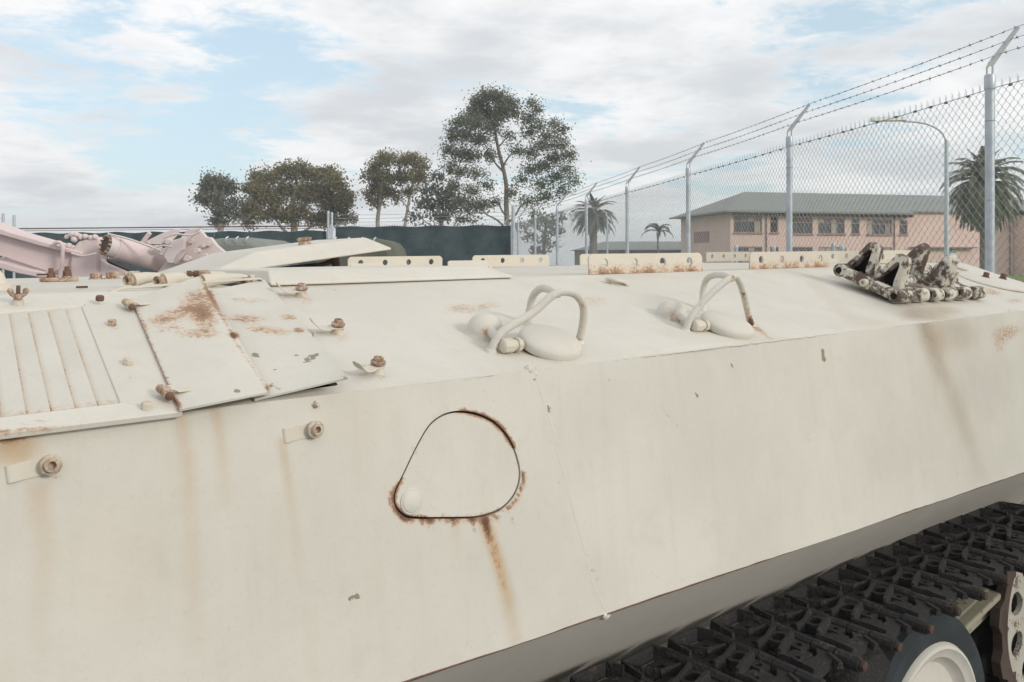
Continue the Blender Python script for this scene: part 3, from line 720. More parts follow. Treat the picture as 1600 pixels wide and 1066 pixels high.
# ------------------------------------------------------------------ pink machine (left rear)
def pink_machine():
    Y = 7.0; root = empty('wrecked_machine', (pt(170, 0, Y).x, Y + .6, 0)); off = root.location.copy()
    tag(root, 'pink painted wrecked machine with peeling jib and cylinder behind the vehicle at left', 'machine')
    def loc(px, py, y): return pt(px, py, y) - off
    def slab(name, poly, y, th, mat, bevel=.008, stain=None):
        P = [loc(x, yy, y) for x, yy in poly]; b = MB(); n = len(P)
        vs = P + [p + Vector((0, th, 0)) for p in P]
        b.add(vs, [tuple(range(n)), tuple(reversed(range(n, 2 * n)))] + [(i, n + i, n + (i + 1) % n, (i + 1) % n) for i in range(n)])
        return b.obj(name, mat, root, 40, bevel)
    # jib girder: web with proud flanges
    slab('jib_web', [(-90, 345), (0, 366), (60, 379), (122, 398), (128, 408), (118, 422), (75, 425), (0, 400), (-90, 372)], Y, .05, M['pink'])
    slab('jib_flange', [(-90, 322), (0, 357), (16, 363), (126, 394), (128, 399), (100, 394), (60, 384), (0, 367), (-90, 340)], Y - .07, .32, M['pink'])
    slab('jib_flange', [(-90, 392), (0, 409), (38, 420), (66, 425), (76, 433), (62, 434), (30, 428), (0, 420), (-90, 404)], Y - .10, .34, M['pink'])
    h = MB(); h.tube(spline([loc(84, 383, Y - .09), loc(88, 379, Y - .10), loc(95, 380, Y - .10), (loc(98, 388, Y - .1)), loc(97, 410, Y - .08), loc(94, 433, Y - .06)], 4), .016, 8); h.obj('hose', M['pink'], root)
    slab('gusset_plate', [(108, 412), (112, 388), (122, 377), (150, 370), (158, 372), (154, 400), (153, 440), (110, 440)], Y - .03, .16, M['pink'], .02)
    # lumpy fittings on top of the gusset
    for i, (x, y, r) in enumerate(((104, 370, .018), (112, 366, .026), (119, 367, .024), (126, 371, .022), (133, 370, .026), (142, 372, .024), (149, 371, .026), (108, 384, .025), (116, 374, .028))):
        b = MB(); b.lathe([(0, -r), (r * .8, -r * .7), (r, 0), (r * .7, r * .8), (0, r)], 9, Matrix.Translation(loc(x, y, Y - .02)) @ Matrix.Rotation(i * .7, 4, 'X') @ Matrix.Rotation(i * 1.1, 4, 'Y')); b.obj('fitting', M['pinkpeel'], root, 60)
    b = MB(); b.tube(spline([loc(102, 372, Y - .02), loc(110, 366, Y - .03), loc(117, 364, Y), loc(127, 368, Y), loc(140, 370, Y), loc(152, 370, Y)], 3), .012, 7); b.obj('hose', M['pinkpeel'], root)
    # big cylinder: axis runs right and down
    a, e = loc(166, 383, Y - .22), loc(266, 410, Y + .22); dr = (e - a).normalized(); rot = dr.to_track_quat('Z', 'Y').to_matrix().to_4x4(); L = (e - a).length
    Mx = Matrix.Translation(a) @ rot
    b = MB(); b.lathe([(0, .0), (.088, 0), (.092, .012), (.092, .075), (.097, .080)], 32, Mx); b.obj('cylinder_cap', M['pinkpeel'], root)
    b = MB(); b.lathe([(.100, .068), (.105, .075), (.105, .085), (.100, .09), (.100, L)], 32, Mx); b.obj('cylinder', M['pink'], root)
    b = MB(); b.lathe([(0, -.003), (.083, -.003), (.083, .002)], 28, Mx); b.obj('cylinder_flange', M['rustdark'], root)
    for k in range(14):
        t = 2 * math.pi * k / 14; q = MB(); q.lathe([(.011, -.02), (.011, 0)], 6, Mx @ Matrix.Translation((math.cos(t) * .075, math.sin(t) * .075, 0))); q.obj('bolt', M['boltcream'], root)
    slab('pocket_shadow_plate', [(158, 398), (170, 408), (232, 436), (226, 440), (160, 440)], Y + .12, .05, M['rustdark'], 0)
    slab('side_plate', [(154, 402), (166, 412), (214, 432), (216, 445), (154, 445)], Y - .0, .06, M['pink'])
    b = MB(); b.tube([loc(220, 383, Y + .3), loc(234, 364, Y + .28)], .02, 8); b.obj('rod', M['pink'], root)
    # torn plates at the right
    slab('torn_plate', [(230, 445), (262, 405), (296, 372), (304, 360), (312, 357), (322, 370), (330, 371), (338, 382), (352, 394), (366, 396), (374, 402), (376, 445)], Y + .02, .05, M['pinkpeel'], .01)
    slab('bent_plate', [(226, 378), (250, 366), (268, 359), (282, 358), (278, 366), (268, 377), (250, 382), (232, 382)], Y - .05, .02, M['pinkpeel'], .004)
    slab('bent_plate', [(282, 372), (292, 359), (314, 356), (306, 362), (300, 370), (290, 380)], Y - .08, .03, M['pinkpeel'], .004)
    slab('bracket', [(255, 400), (268, 376), (290, 370), (286, 390), (276, 398), (270, 412), (262, 411)], Y - .10, .05, M['pinkpeel'], .006)
    slab('bracket', [(247, 398), (258, 386), (266, 388), (262, 402)], Y - .08, .04, M['pink'], .006)
    slab('access_panel', [(262, 412), (272, 394), (288, 395), (280, 413)], Y - .06, .02, M['pinkpeel'], .003)
    for x, y in ((298, 377), (318, 383), (325, 381), (281, 385)):
        slab('paint_flake', [(x - 5, y + 3), (x - 1, y - 3), (x + 5, y - 2), (x + 2, y + 4)], Y - .02, .03, M['pinkpeel'], .003)
    for pa in ([(255, 372), (275, 366), (298, 368), (312, 362)], [(236, 392), (252, 384), (270, 386)], [(112, 396), (130, 400), (150, 396)], [(170, 366), (196, 372), (226, 382), (252, 392)]):
        q = MB(); q.tube(spline([loc(x, y, Y - .24) for x, y in pa], 4), .009, 6); q.obj('hose', M['pinkpeel'], root)
    for x, y in ((262, 378), (284, 378), (306, 392), (292, 404), (318, 400), (336, 404), (350, 408), (274, 384), (244, 388)):
        gg = random.Random(x); slab('bracket', [(x - gg.uniform(4, 8), y + 3), (x - 3, y - gg.uniform(3, 6)), (x + 4, y - 4), (x + gg.uniform(5, 9), y + 1), (x + 2, y + 5)], Y - gg.uniform(.05, .14), .05, M['pinkpeel'], .004)
    # body below, hidden behind the near hull
    b = MB(); b.box((0, .35, .62), (2.6, 1.1, 1.0)); b.box((-.1, .3, 1.22), (1.9, .7, .3)); b.obj('body', M['pink'], root, 40, .03)
    for sx in (-.9, .9):
        w = MB(); w.lathe([(.15, -.12), (.38, -.12), (.42, -.05), (.42, .05), (.38, .12), (.15, .12)], 22, Matrix.Translation((sx, -.35, .42)) @ Matrix.Rotation(math.pi / 2, 4, 'X')); w.obj('wheel', M['rubber'], root)
pink_machine()

# ------------------------------------------------------------------ the armoured vehicle
# vehicle frame: u along the hull (away to the right), v across (away from the viewer), d = depth below the eye
VA = math.atan2(1650, 1300); SA, CA = math.sin(VA), math.cos(VA)
U0, V0 = 1.5, 2.41
veh = empty('armoured_vehicle', (U0 * SA - V0 * CA, U0 * CA + V0 * SA, 0), math.atan2(CA, SA))
tag(veh, 'weathered cream tracked armoured carrier with rust streaks filling the foreground', 'armoured vehicle')
def VL(u, v, d): return Vector((u - U0, v - V0, HC - d))
def ray(px, py):
    xr, yr = (px - HX) / F, (HY - py) / F
    return Vector((xr * SA + CA, -xr * CA + SA, yr))
EYE = Vector((-U0, -V0, HC))
def onplane(px, py, P, N):
    D = ray(px, py); return EYE + D * ((Vector(P) - EYE).dot(N) / D.dot(N))
cr = lambda u: .1867 - .0134 * (u - .92)
lo = lambda u: .618 + .0187 * (u - .636)
rf = lambda u: .033 - .0155 * (u - 1.578)
VC, VB, VT = 1.12, 1.06, 1.64
def S_side(u, t): return VL(u, VC + (VB - VC) * t, cr(u) + (lo(u) - cr(u)) * t)
def S_deck(u, s): return VL(u, VC + (VT - VC) * s, cr(u) + (rf(u) - cr(u)) * s)
def S_roof(u, v): return VL(u, v, rf(u))
EU = Vector((1, 0, .0146)).normalized()
ET_S = (S_side(1.5, 0) - S_side(1.5, 1)).normalized(); N_S = EU.cross(ET_S).normalized()
ET_D = (S_deck(1.5, 1) - S_deck(1.5, 0)).normalized(); N_D = EU.cross(ET_D).normalized()
ET_R = Vector((0, 1, 0)); N_R = EU.cross(ET_R).normalized()
def solve(px, py, which, h=0.0):
    """surface point (and parameters) under a photo pixel, h metres proud of the surface"""
    D = ray(px, py); a, b = (-.8, 1.9) if which == 'deck' else (-.6, 1.6)
    N = N_D if which == 'deck' else N_S; S = S_deck if which == 'deck' else S_side
    def f(t):
        v = (VC + (VT - VC) * t if which == 'deck' else VC + (VB - VC) * t) + N.y * h
        z = v / D.y; u = z * D.x; return S(u, t).z + N.z * h - (HC + D.z * z), u
    fa = f(a)[0]
    for _ in range(50):
        m = (a + b) / 2
        if (f(m)[0] > 0) == (fa > 0): a = m
        else: b = m
    t = (a + b) / 2; u = f(t)[1]
    return u, t, S(u, t) + N * h
def deck(px, py, h=0.0): return solve(px, py, 'deck', h)[2]
def side(px, py, h=0.0): return solve(px, py, 'side', h)[2]
def frame(P, which, rot=0.0):
    e1, e2, n = {'deck': (EU, ET_D, N_D), 'side': (EU, ET_S, N_S), 'roof': (EU, ET_R, N_R)}[which]
    m = Matrix((e1, e2, n)).transposed().to_4x4(); m.translation = P
    return m @ Matrix.Rotation(R(rot), 4, 'Z')
def fdeck(px, py, rot=0, h=0.0): return frame(deck(px, py, h), 'deck', rot)
def fside(px, py, rot=0, h=0.0): return frame(side(px, py, h), 'side', rot)
def froof(u, v, rot=0, h=0.0): return frame(S_roof(u, v) + N_R * h, 'roof', rot)
def roof_at(px, v):
    xr = (px - HX) / F; z = v / (SA - CA * xr); return z * (xr * SA + CA)

def proj(P):
    """photo pixel of local points, used to lay stains where the photo has them"""
    u, v, w = P[:, 0] + U0, P[:, 1] + V0, P[:, 2]
    X, Y = u * SA - v * CA, np.maximum(u * CA + v * SA, .05)
    return HX + F * X / Y, HY - F * (w - HC) / Y
def inside(px, py, poly):
    poly = np.array(poly); x, y = poly[:, 0], poly[:, 1]; r = np.zeros(px.shape, bool); j = len(x) - 1
    for i in range(len(x)):
        c = (y[i] > py) != (y[j] > py)
        with np.errstate(divide='ignore', invalid='ignore'):
            r ^= c & (px < (x[j] - x[i]) * (py - y[i]) / (y[j] - y[i]) + x[i])
        j = i
    return r
def dist_poly(px, py, pts, closed=False):
    pts = np.array(pts, float); best = np.full(px.shape, 1e9); par = np.zeros(px.shape); k = len(pts); n = k if closed else k - 1
    for i in range(n):
        a, b = pts[i], pts[(i + 1) % k]; d = b - a; l = d @ d + 1e-12
        t = np.clip(((px - a[0]) * d[0] + (py - a[1]) * d[1]) / l, 0, 1)
        q = np.hypot(px - a[0] - t * d[0], py - a[1] - t * d[1]); m = q < best
        best = np.where(m, q, best); par = np.where(m, (i + t) / n, par)
    return best, par
def soft(x): x = np.clip(x, 0, 1); return x * x * (3 - 2 * x)
def stroke(px, py, pts, w0, w1, s0, s1, s_mid=None):
    d, t = dist_poly(px, py, pts); w = w0 + (w1 - w0) * t; s = s0 + (s1 - s0) * t
    if s_mid is not None: s = np.where(t < .5, s0 + (s_mid - s0) * t * 2, s_mid + (s1 - s_mid) * (t - .5) * 2)
    return soft(1 - d / w) * s
def blob(px, py, cx, cy, rx, ry, s, ang=0):
    c, q = math.cos(R(ang)), math.sin(R(ang)); dx, dy = px - cx, py - cy
    return soft(1.25 - np.hypot((dx * c + dy * q) / rx, (-dx * q + dy * c) / ry) * 1.25) * s

TEAR = spline([(644, 810.5), (626, 803), (616, 788), (616.5, 768), (632, 735), (650, 698), (668, 667), (684, 652), (702, 644), (722, 642), (746, 646), (772, 658), (793, 680), (807, 708), (814, 740), (808, 768), (792, 790), (770, 803), (740, 810), (700, 811)], 5, True)
def side_stain(P):
    x, y = proj(P); n = len(x); st = np.zeros((n, 3)); g = np.zeros(n)
    r = np.zeros(n)
    ins = inside(x, y, TEAR); d, t = dist_poly(x, y, TEAR, True)
    # rim of the port: where along the outline it rusts, inside and outside
    wi = np.where((x > 700) & (y < 700), 1.0, 0) * soft((x - 695) / 40) * 1.0 + np.where((x < 665) & (y > 745), .85, 0) + np.where((y > 795), .35, 0) + .18
    wo = np.where((x > 790) & (y > 735), 1.1, 0) + np.where((x < 640) & (y > 765), .9, 0) + np.where(y > 806, .55, 0) + .10
    r += np.where(ins, soft(1 - d / 11) * wi, soft(1 - d / 13) * wo)
    for sx, ex, w, s, ln in ((660, 659, 7, .55, 16), (672, 674, 9, .8, 20), (708, 712, 7, .85, 30), (738, 744, 8, .8, 34), (757, 765, 10, .9, 48), (776, 783, 8, .6, 26), (800, 806, 7, .55, 14), (640, 644, 8, .5, 10)):
        r += stroke(x, y, [(sx, 811), (ex, 811 + ln)], w, w * .6, s, .05) * (~ins)
    r += stroke(x, y, [(757, 812), (770, 850), (788, 915)], 11, 13, .74, .36)
    st[:, 1] += stroke(x, y, [(757, 815), (776, 870), (792, 930), (808, 1010)], 16, 20, 1.1, .28, .80)
    st[:, 1] += stroke(x, y, [(712, 815), (718, 870)], 12, 10, .28, 0)
    # under the louvre frame, upper left
    r += stroke(x, y, [(-80, 690), (20, 683), (68, 676)], 20, 6, 1.15, .5); st[:, 1] += blob(x, y, 24, 700, 60, 44, .85); r += blob(x, y, 25, 690, 28, 16, .35)
    st[:, 1] += stroke(x, y, [(282, 648), (292, 720), (300, 860), (306, 1000)], 22, 26, .52, .14)
    st[:, 1] += stroke(x, y, [(335, 640), (345, 690), (352, 790)], 16, 16, .65, .12)
    st[:, 1] += stroke(x, y, [(440, 690), (455, 780), (468, 900)], 12, 16, .55, .10)
    st[:, 1] += stroke(x, y, [(60, 770), (70, 860), (60, 1000)], 34, 30, .42, .12)
    st[:, 1] += blob(x, y, 180, 880, 130, 150, .10) + blob(x, y, 560, 660, 70, 60, .08)
    r += stroke(x, y, [(75, 742), (98, 747)], 7, 5, .5, .3) + blob(x, y, 488, 690, 10, 6, .3)
    # run-off below the spare links and the rust bloom at right
    g += stroke(x, y, [(1442, 503), (1460, 556), (1482, 604), (1508, 670), (1532, 742)], 20, 18, .42, .10, .26)
    g += blob(x, y, 1488, 522, 56, 36, .20) + blob(x, y, 1540, 600, 60, 80, .10)
    st[:, 1] += stroke(x, y, [(1446, 503), (1470, 575), (1512, 680)], 30, 30, .45, .16) + blob(x, y, 1490, 530, 60, 48, .25)
    r += blob(x, y, 1573, 520, 38, 20, .50, -15) + blob(x, y, 1562, 540, 14, 18, .38)
    # scattered marks
    for cx, cy, rx, ry, s in ((918, 868, 5, 3, .5), (925, 891, 6, 4, .7), (932, 905, 4, 3, .5), (907, 878, 4, 3, .5), (915, 886, 4, 3, .5), (860, 640, 4, 5, .4), (835, 592, 5, 5, .6), (838, 620, 3, 3, .5), (950, 592, 3, 3, .7), (1150, 648, 3, 2, .5), (690, 856, 3, 2, .5), (607, 778, 3, 3, .6), (875, 755, 3, 2, .5), (330, 660, 3, 2, .3), (395, 632, 16, 4, .45), (470, 618, 20, 4, .4), (500, 612, 12, 4, .35), (1110, 800, 3, 2, .5), (1065, 905, 3, 2, .5), (876, 960, 4, 2, .5)):
        r += blob(x, y, cx, cy, rx, ry, s)
    r += stroke(x, y, [(1030, 632), (1055, 662), (1082, 694)], 2.6, 2.2, .42, .25)
    for cx, cy, rx, ry, a, s in ((1287, 558, 3.5, 13, -8, 1), (1090, 618, 5, 4, 0, .95), (553, 932, 8, 4, -20, 1.0), (548, 937, 5, 4, 0, .8), (493, 633, 5, 4, 0, .6), (1143, 571, 3, 4, 0, .7), (858, 640, 3, 5, -10, .6), (1265, 690, 2, 5, 0, .6)):
        st[:, 2] += blob(x, y, cx, cy, rx * 1.6, ry * 1.6, s, a)
    st[:, 0] = r
    return st, g
def deck_stain_shade(P):
    x, y = proj(P); n = len(x); st = np.zeros((n, 3)); r = np.zeros(n); g = np.zeros(n)
    r += blob(x, y, 722, 482, 48, 12, .44) + blob(x, y, 765, 478, 30, 12, .34) + blob(x, y, 835, 470, 40, 14, .24) + blob(x, y, 930, 470, 34, 14, .28)
    r += blob(x, y, 430, 462, 40, 6, .3) + blob(x, y, 520, 452, 30, 5, .25) + blob(x, y, 965, 441, 22, 6, .5)
    r += stroke(x, y, [(1176, 508), (1192, 520), (1208, 532)], 9, 5, .75, .3)
    r += blob(x, y, 1545, 455, 36, 8, .52, 14) + blob(x, y, 1585, 470, 22, 8, .4) + blob(x, y, 1580, 488, 24, 8, .35) + blob(x, y, 1510, 447, 20, 6, .25)
    for cx, cy in ((480, 462), (535, 520), (597, 580)): r += blob(x, y, cx, cy + 8, 14, 9, .32)
    r += blob(x, y, 770, 515, 16, 10, .28) + blob(x, y, 855, 555, 36, 5, .2)
    g += blob(x, y, 1392, 470, 78, 24, .30, 22) + blob(x, y, 1450, 490, 62, 16, .38, -5)  # brown dirt plus the soft shade under the spare links, painted into the deck
    st[:, 1] += blob(x, y, 1455, 490, 70, 18, .5) + blob(x, y, 700, 600, 120, 12, .12) + blob(x, y, 1180, 530, 60, 10, .12)
    st[:, 1] += stroke(x, y, [(1270, 440), (1330, 500), (1400, 510)], 16, 16, .18, .12)
    st[:, 2] += blob(x, y, 640, 606, 12, 3, .5)
    st[:, 0] = r
    return st, g

def set_stain(me, fn):
    n = len(me.vertices); co = np.empty(n * 3); me.vertices.foreach_get('co', co); st, g = fn(co.reshape(-1, 3))
    a = me.attributes.new('stain', 'FLOAT_COLOR', 'POINT'); c = np.ones((n, 4)); c[:, :3] = np.clip(st, 0, 1.3); a.data.foreach_set('color', c.ravel())
    q = me.attributes.new('grime_shade', 'FLOAT', 'POINT'); q.data.foreach_set('value', np.clip(g, 0, 1).astype(float))
def grid_surface(name, S, N, us, ts, length, mat, stain, cut=None, keep_inside=False, wall=.012, warp=None, drop=None, parent=None, lift=0.0):
    """dense sheet S(u,t); cut = list of outlines in (u,t): removed (or kept) with the edge snapped to the outline and a wall turned in"""
    nu, nt = len(us), len(ts); U, T = np.meshgrid(us, ts, indexing='ij'); U = U.copy(); T = T.copy()
    cu = (U[:-1, :-1] + U[1:, 1:]) / 2; ct = (T[:-1, :-1] + T[1:, 1:]) / 2; keep = np.ones(cu.shape, bool)
    for c in cut or []:
        i = inside(cu, ct, c); keep &= (i if keep_inside else ~i)
    if drop is not None: keep &= ~drop(cu, ct)
    if cut:
        use = np.zeros(U.shape, int)
        for a in (0, 1):
            for b in (0, 1): use[a:nu - 1 + a, b:nt - 1 + b] += np.where(keep, 1, 100)
        edge = (use % 100 > 0) & (use >= 100)
        for c in cut:
            c2 = np.array(c) * np.array([1, length]); eu, et = U[edge], T[edge] * length
            best = np.full(eu.shape, 1e9); bu = eu.copy(); bt = et.copy()
            for i in range(len(c2)):
                a, b = c2[i], c2[(i + 1) % len(c2)]; d = b - a; q = np.clip(((eu - a[0]) * d[0] + (et - a[1]) * d[1]) / (d @ d + 1e-12), 0, 1)
                x, y = a[0] + q * d[0], a[1] + q * d[1]; l = np.hypot(eu - x, et - y); m = (l < best) & (l < .02)
                best = np.where(m, l, best); bu = np.where(m, x, bu); bt = np.where(m, y, bt)
            U[edge] = bu; T[edge] = bt / length
    co = np.array([tuple(S(U[i, j], T[i, j]) + N * (lift + (warp(U[i, j], T[i, j]) if warp else 0))) for i in range(nu) for j in range(nt)])
    idx = np.arange(nu * nt).reshape(nu, nt); faces = []
    ii, jj = np.nonzero(keep)
    for i, j in zip(ii, jj): faces.append((idx[i, j], idx[i + 1, j], idx[i + 1, j + 1], idx[i, j + 1]))
    used = np.unique(np.array(faces).ravel()); re = -np.ones(nu * nt, int); re[used] = np.arange(len(used))
    vs = co[used].tolist(); faces = [tuple(int(re[k]) for k in f) for f in faces]
    if wall and cut:
        cnt = {}
        for f in faces:
            for k in range(4):
                a, b = f[k], f[(k + 1) % 4]; cnt[(a, b)] = cnt.get((a, b), 0) + 1
        out = [(a, b) for (a, b) in cnt if (b, a) not in cnt]; new = {}
        def dn(k):
            if k not in new: vs.append([vs[k][q] - N[q] * wall for q in range(3)]); new[k] = len(vs) - 1
            return new[k]
        uu, tt = U.ravel()[used], T.ravel()[used]
        rim = lambda k: abs(uu[k] - us[0]) < 1e-6 or abs(uu[k] - us[-1]) < 1e-6 or abs(tt[k] - ts[0]) < 1e-6 or abs(tt[k] - ts[-1]) < 1e-6
        for a, b in out:
            if not (rim(a) and rim(b)): faces.append((b, a, dn(a), dn(b)))
    me = bpy.data.meshes.new(name); me.from_pydata(vs, [], faces); me.materials.append(mat)
    me.polygons.foreach_set('use_smooth', [True] * len(me.polygons)); me.set_sharp_from_angle(angle=R(35))
    set_stain(me, stain); me.update()
    o = bpy.data.objects.new(name, me); COL.objects.link(o); o.parent = parent or veh
    return o

def ripple(u, t):
    return .0011 * math.sin(u * 3.1 + t * 2) + .0008 * math.sin(u * 7.3 - t * 5) + .0006 * math.sin(u * 13 + t * 9)
def hull():
    us = np.concatenate([np.arange(-1.6, .05, .12), np.arange(.05, 3.42, .0062), np.arange(3.45, 3.651, .05)])
    ts = np.linspace(0, 1, 78)
    tear = [solve(x, y, 'side')[:2] for x, y in TEAR]
    ls = (S_side(1, 0) - S_side(1, 1)).length
    sp = grid_surface('side_plate', S_side, N_S, us, ts, ls, M['cream'], side_stain, [tear], wall=.014, warp=ripple)
    # pear shaped port cover sitting just inside its hole
    c = np.array(tear) * np.array([1, ls]); ce = c.mean(0); inner = []
    for i in range(len(c)):
        d = c[(i + 1) % len(c)] - c[i - 1]; nrm = np.array([-d[1], d[0]]); nrm /= np.linalg.norm(nrm)
        if (ce - c[i]) @ nrm < 0: nrm = -nrm
        inner.append(tuple((c[i] + nrm * .0032) / np.array([1, ls])))
    a = np.array(inner); us2 = np.arange(a[:, 0].min() - .005, a[:, 0].max() + .006, .004); ts2 = np.linspace(a[:, 1].min() - .01, a[:, 1].max() + .01, 60)
    pc = grid_surface('port_cover', S_side, N_S, us2, ts2, ls, M['cream'], side_stain, [inner], keep_inside=True, wall=.012, warp=ripple, lift=-.0012)
    b = MB(); poly = [(p[0], p[1]) for p in tear]
    V = [S_side(u, t) - N_S * .0125 for u, t in tear]; b.add(V, [tuple(range(len(V)))]); b.obj('port_recess', M['darkrust'], veh, 0)
    f = fside(643, 784); b = MB(); b.lathe([(.0, -.004), (.0195, -.004), (.0195, .0008), (.0180, .0018), (.0165, .0014), (.0162, .0024), (.0150, .0032), (0, .0034)], 36, f); b.obj('pivot_pin', M['cream'], pc)
    # sloped deck plate with its duct opening
    us = np.concatenate([np.arange(-1.6, .0, .12), np.arange(.0, 3.56, .0066), np.linspace(3.565, 3.65, 8)]); ts = np.linspace(0, 1, 70)
    ld = (S_deck(1, 1) - S_deck(1, 0)).length
    duct = [solve(x, y, 'deck')[:2] for x, y in [(250, 485), (325, 462), (400, 458), (470, 535), (529, 602), (500, 606), (430, 617), (296, 634)]]
    shear = lambda u, t: S_deck(u + .14 * t * min(max((u - 3.2) / .45, 0), 1), t)
    dk = grid_surface('deck_plate', shear, N_D, us, ts, ld, M['cream'], deck_stain_shade, [duct], wall=.02, warp=lambda u, t: ripple(u + 5, t) * 1.3 * (1 if .02 < t < .98 else 0) * min(max((u - .75) / .3, 0), 1))
    b = MB(); pl = [S_deck(u, t) for u, t in duct]; q = [p - N_D * .016 for p in pl] + [p - N_D * .20 for p in pl]; n = len(pl)
    b.add(q, [tuple(range(n, 2 * n))] + [(i, (i + 1) % n, n + (i + 1) % n, n + i) for i in range(n)]); b.obj('duct_well', M['black'], veh, 0)
    # roof, sloping nose, far side, ends, belly
    VF = 2 * V0 - VT; VF2 = 2 * V0 - VC; VF3 = 2 * V0 - VB
    xs = np.linspace(-1.6, 3.79, 40); ys = np.linspace(VT, VF, 24)
    b = MB(); vs = []; fs = []
    for i, u in enumerate(xs):
        for v in ys: vs.append(S_roof(u, v) + N_R * (.002 * math.sin(u * 4 + v * 5) * (0 if v in (ys[0], ys[-1]) else 1)))
    for i in range(len(xs) - 1):
        for j in range(len(ys) - 1): k = i * len(ys) + j; fs.append((k, k + len(ys), k + len(ys) + 1, k + 1))
    b.add(vs, fs); ro = b.obj('roof_plate', M['cream'], veh, 40, fix=False)
    def roof_stain(P):
        x, y = proj(P); n = len(x); st = np.zeros((n, 3)); u = P[:, 0] + U0; v = P[:, 1] + V0
        st[:, 1] = .30 * soft(np.sin(u * 9) * .5 + .4) * soft(np.sin(v * 14 + u) * .5 + .5); return st, np.zeros(n) + .06
    set_stain(ro.data, roof_stain)
    mir = lambda p: Vector((p.x, -p.y, p.z))
    b = MB(); uu = [-1.6, 1.0, 3.65]
    top = [mir(S_deck(u + (.14 if u > 3 else 0), 1)) for u in uu]; mid = [mir(S_deck(u, 0)) for u in uu]; bot = [mir(S_side(u, 1)) for u in uu]
    k = len(uu)
    b.add(top + mid + bot, [(i, i + 1, k + i + 1, k + i) for i in range(k - 1)] + [(k + i, k + i + 1, 2 * k + i + 1, 2 * k + i) for i in range(k - 1)]); b.obj('far_side_plate', M['cream'], veh, 0)
    # tub: the wall under the lip leans in, then drops straight behind the wheels
    b = MB(); vi = 1.30
    ul = np.linspace(-1.6, 3.65, 60); vs = []; fs = []
    for u in ul:
        wl = HC - lo(u)
        row = [VL(u, VB + .003, HC - wl + .003), VL(u, 1.256, HC - (wl - .190)), VL(u, 1.36, HC - (wl - .29)), VL(u, 1.36, HC - .38)]
        vs += row + [Vector((p.x, -p.y, p.z)) for p in reversed(row)]
    for i in range(len(ul) - 1):
        for j in range(7): fs.append((i * 8 + j, i * 8 + 8 + j, i * 8 + 9 + j, i * 8 + 1 + j))
    fs += [tuple(range(8)), tuple(len(vs) - 8 + j for j in range(8))]
    b.add(vs, fs); b.obj('lower_hull', M['lowerhull'], veh, 20)
    # end plates
    for u, k in ((-1.6, 0), (3.65, .14)):
        b = MB(); P = [S_side(u, 1), S_side(u, 0), S_deck(u + k, 1)]; P = P + [mir(p) for p in reversed(P)]
        b.add(P, [tuple(range(len(P)))]); b.obj('end_plate', M['cream'], veh, 0)
    # rusty lower lip, weld beads
    b = MB(); g = random.Random(2); pth = [S_side(u, 1.0) + N_S * -.001 + Vector((0, 0, g.uniform(-.0006, .0006))) for u in np.arange(.2, 3.65, .03)]; b.tube(pth, .0016, 5); b.obj('lower_lip', M['boltrust'], veh)
    b = MB(); pth = []; rs = []
    for u in np.arange(.56, 3.65, .012):
        pth.append(S_deck(u, .0) + (N_S + N_D) * -.0012 + Vector((0, g.uniform(-.0006, .0006), g.uniform(-.0008, .0008)))); rs.append(.0019 + g.uniform(-.0006, .0009))
    b.tube(pth, rs, 6); b.obj('weld_bead', M['cream'], veh, 70)
    b = MB(); pts = spline([(829, 577), (834, 596), (848, 640), (860, 676), (866, 708), (880, 750), (893, 805), (908, 860), (922, 915), (946, 963)], 14); pth = []; rs = []
    for x, y in pts:
        u_, t_, p_ = solve(x + g.uniform(-.5, .5), y, 'side', -.0098); pth.append(p_ + N_S * ripple(u_, t_)); rs.append(.01020 + g.uniform(-.00016, .00016))
    b.tube(pth, rs, 40); b.obj('weld_bead', M['cream'], veh, 70)
    for x, y, r in ((829, 578, .008), (838, 585, .005), (946, 962, .006)):
        b = MB(); b.lathe([(r, -.004), (r * .8, .0002), (r * .3, .0012), (0, .0013)], 9, fside(x, y)); b.obj('weld_blob', M['cream'], veh, 60)
hull()

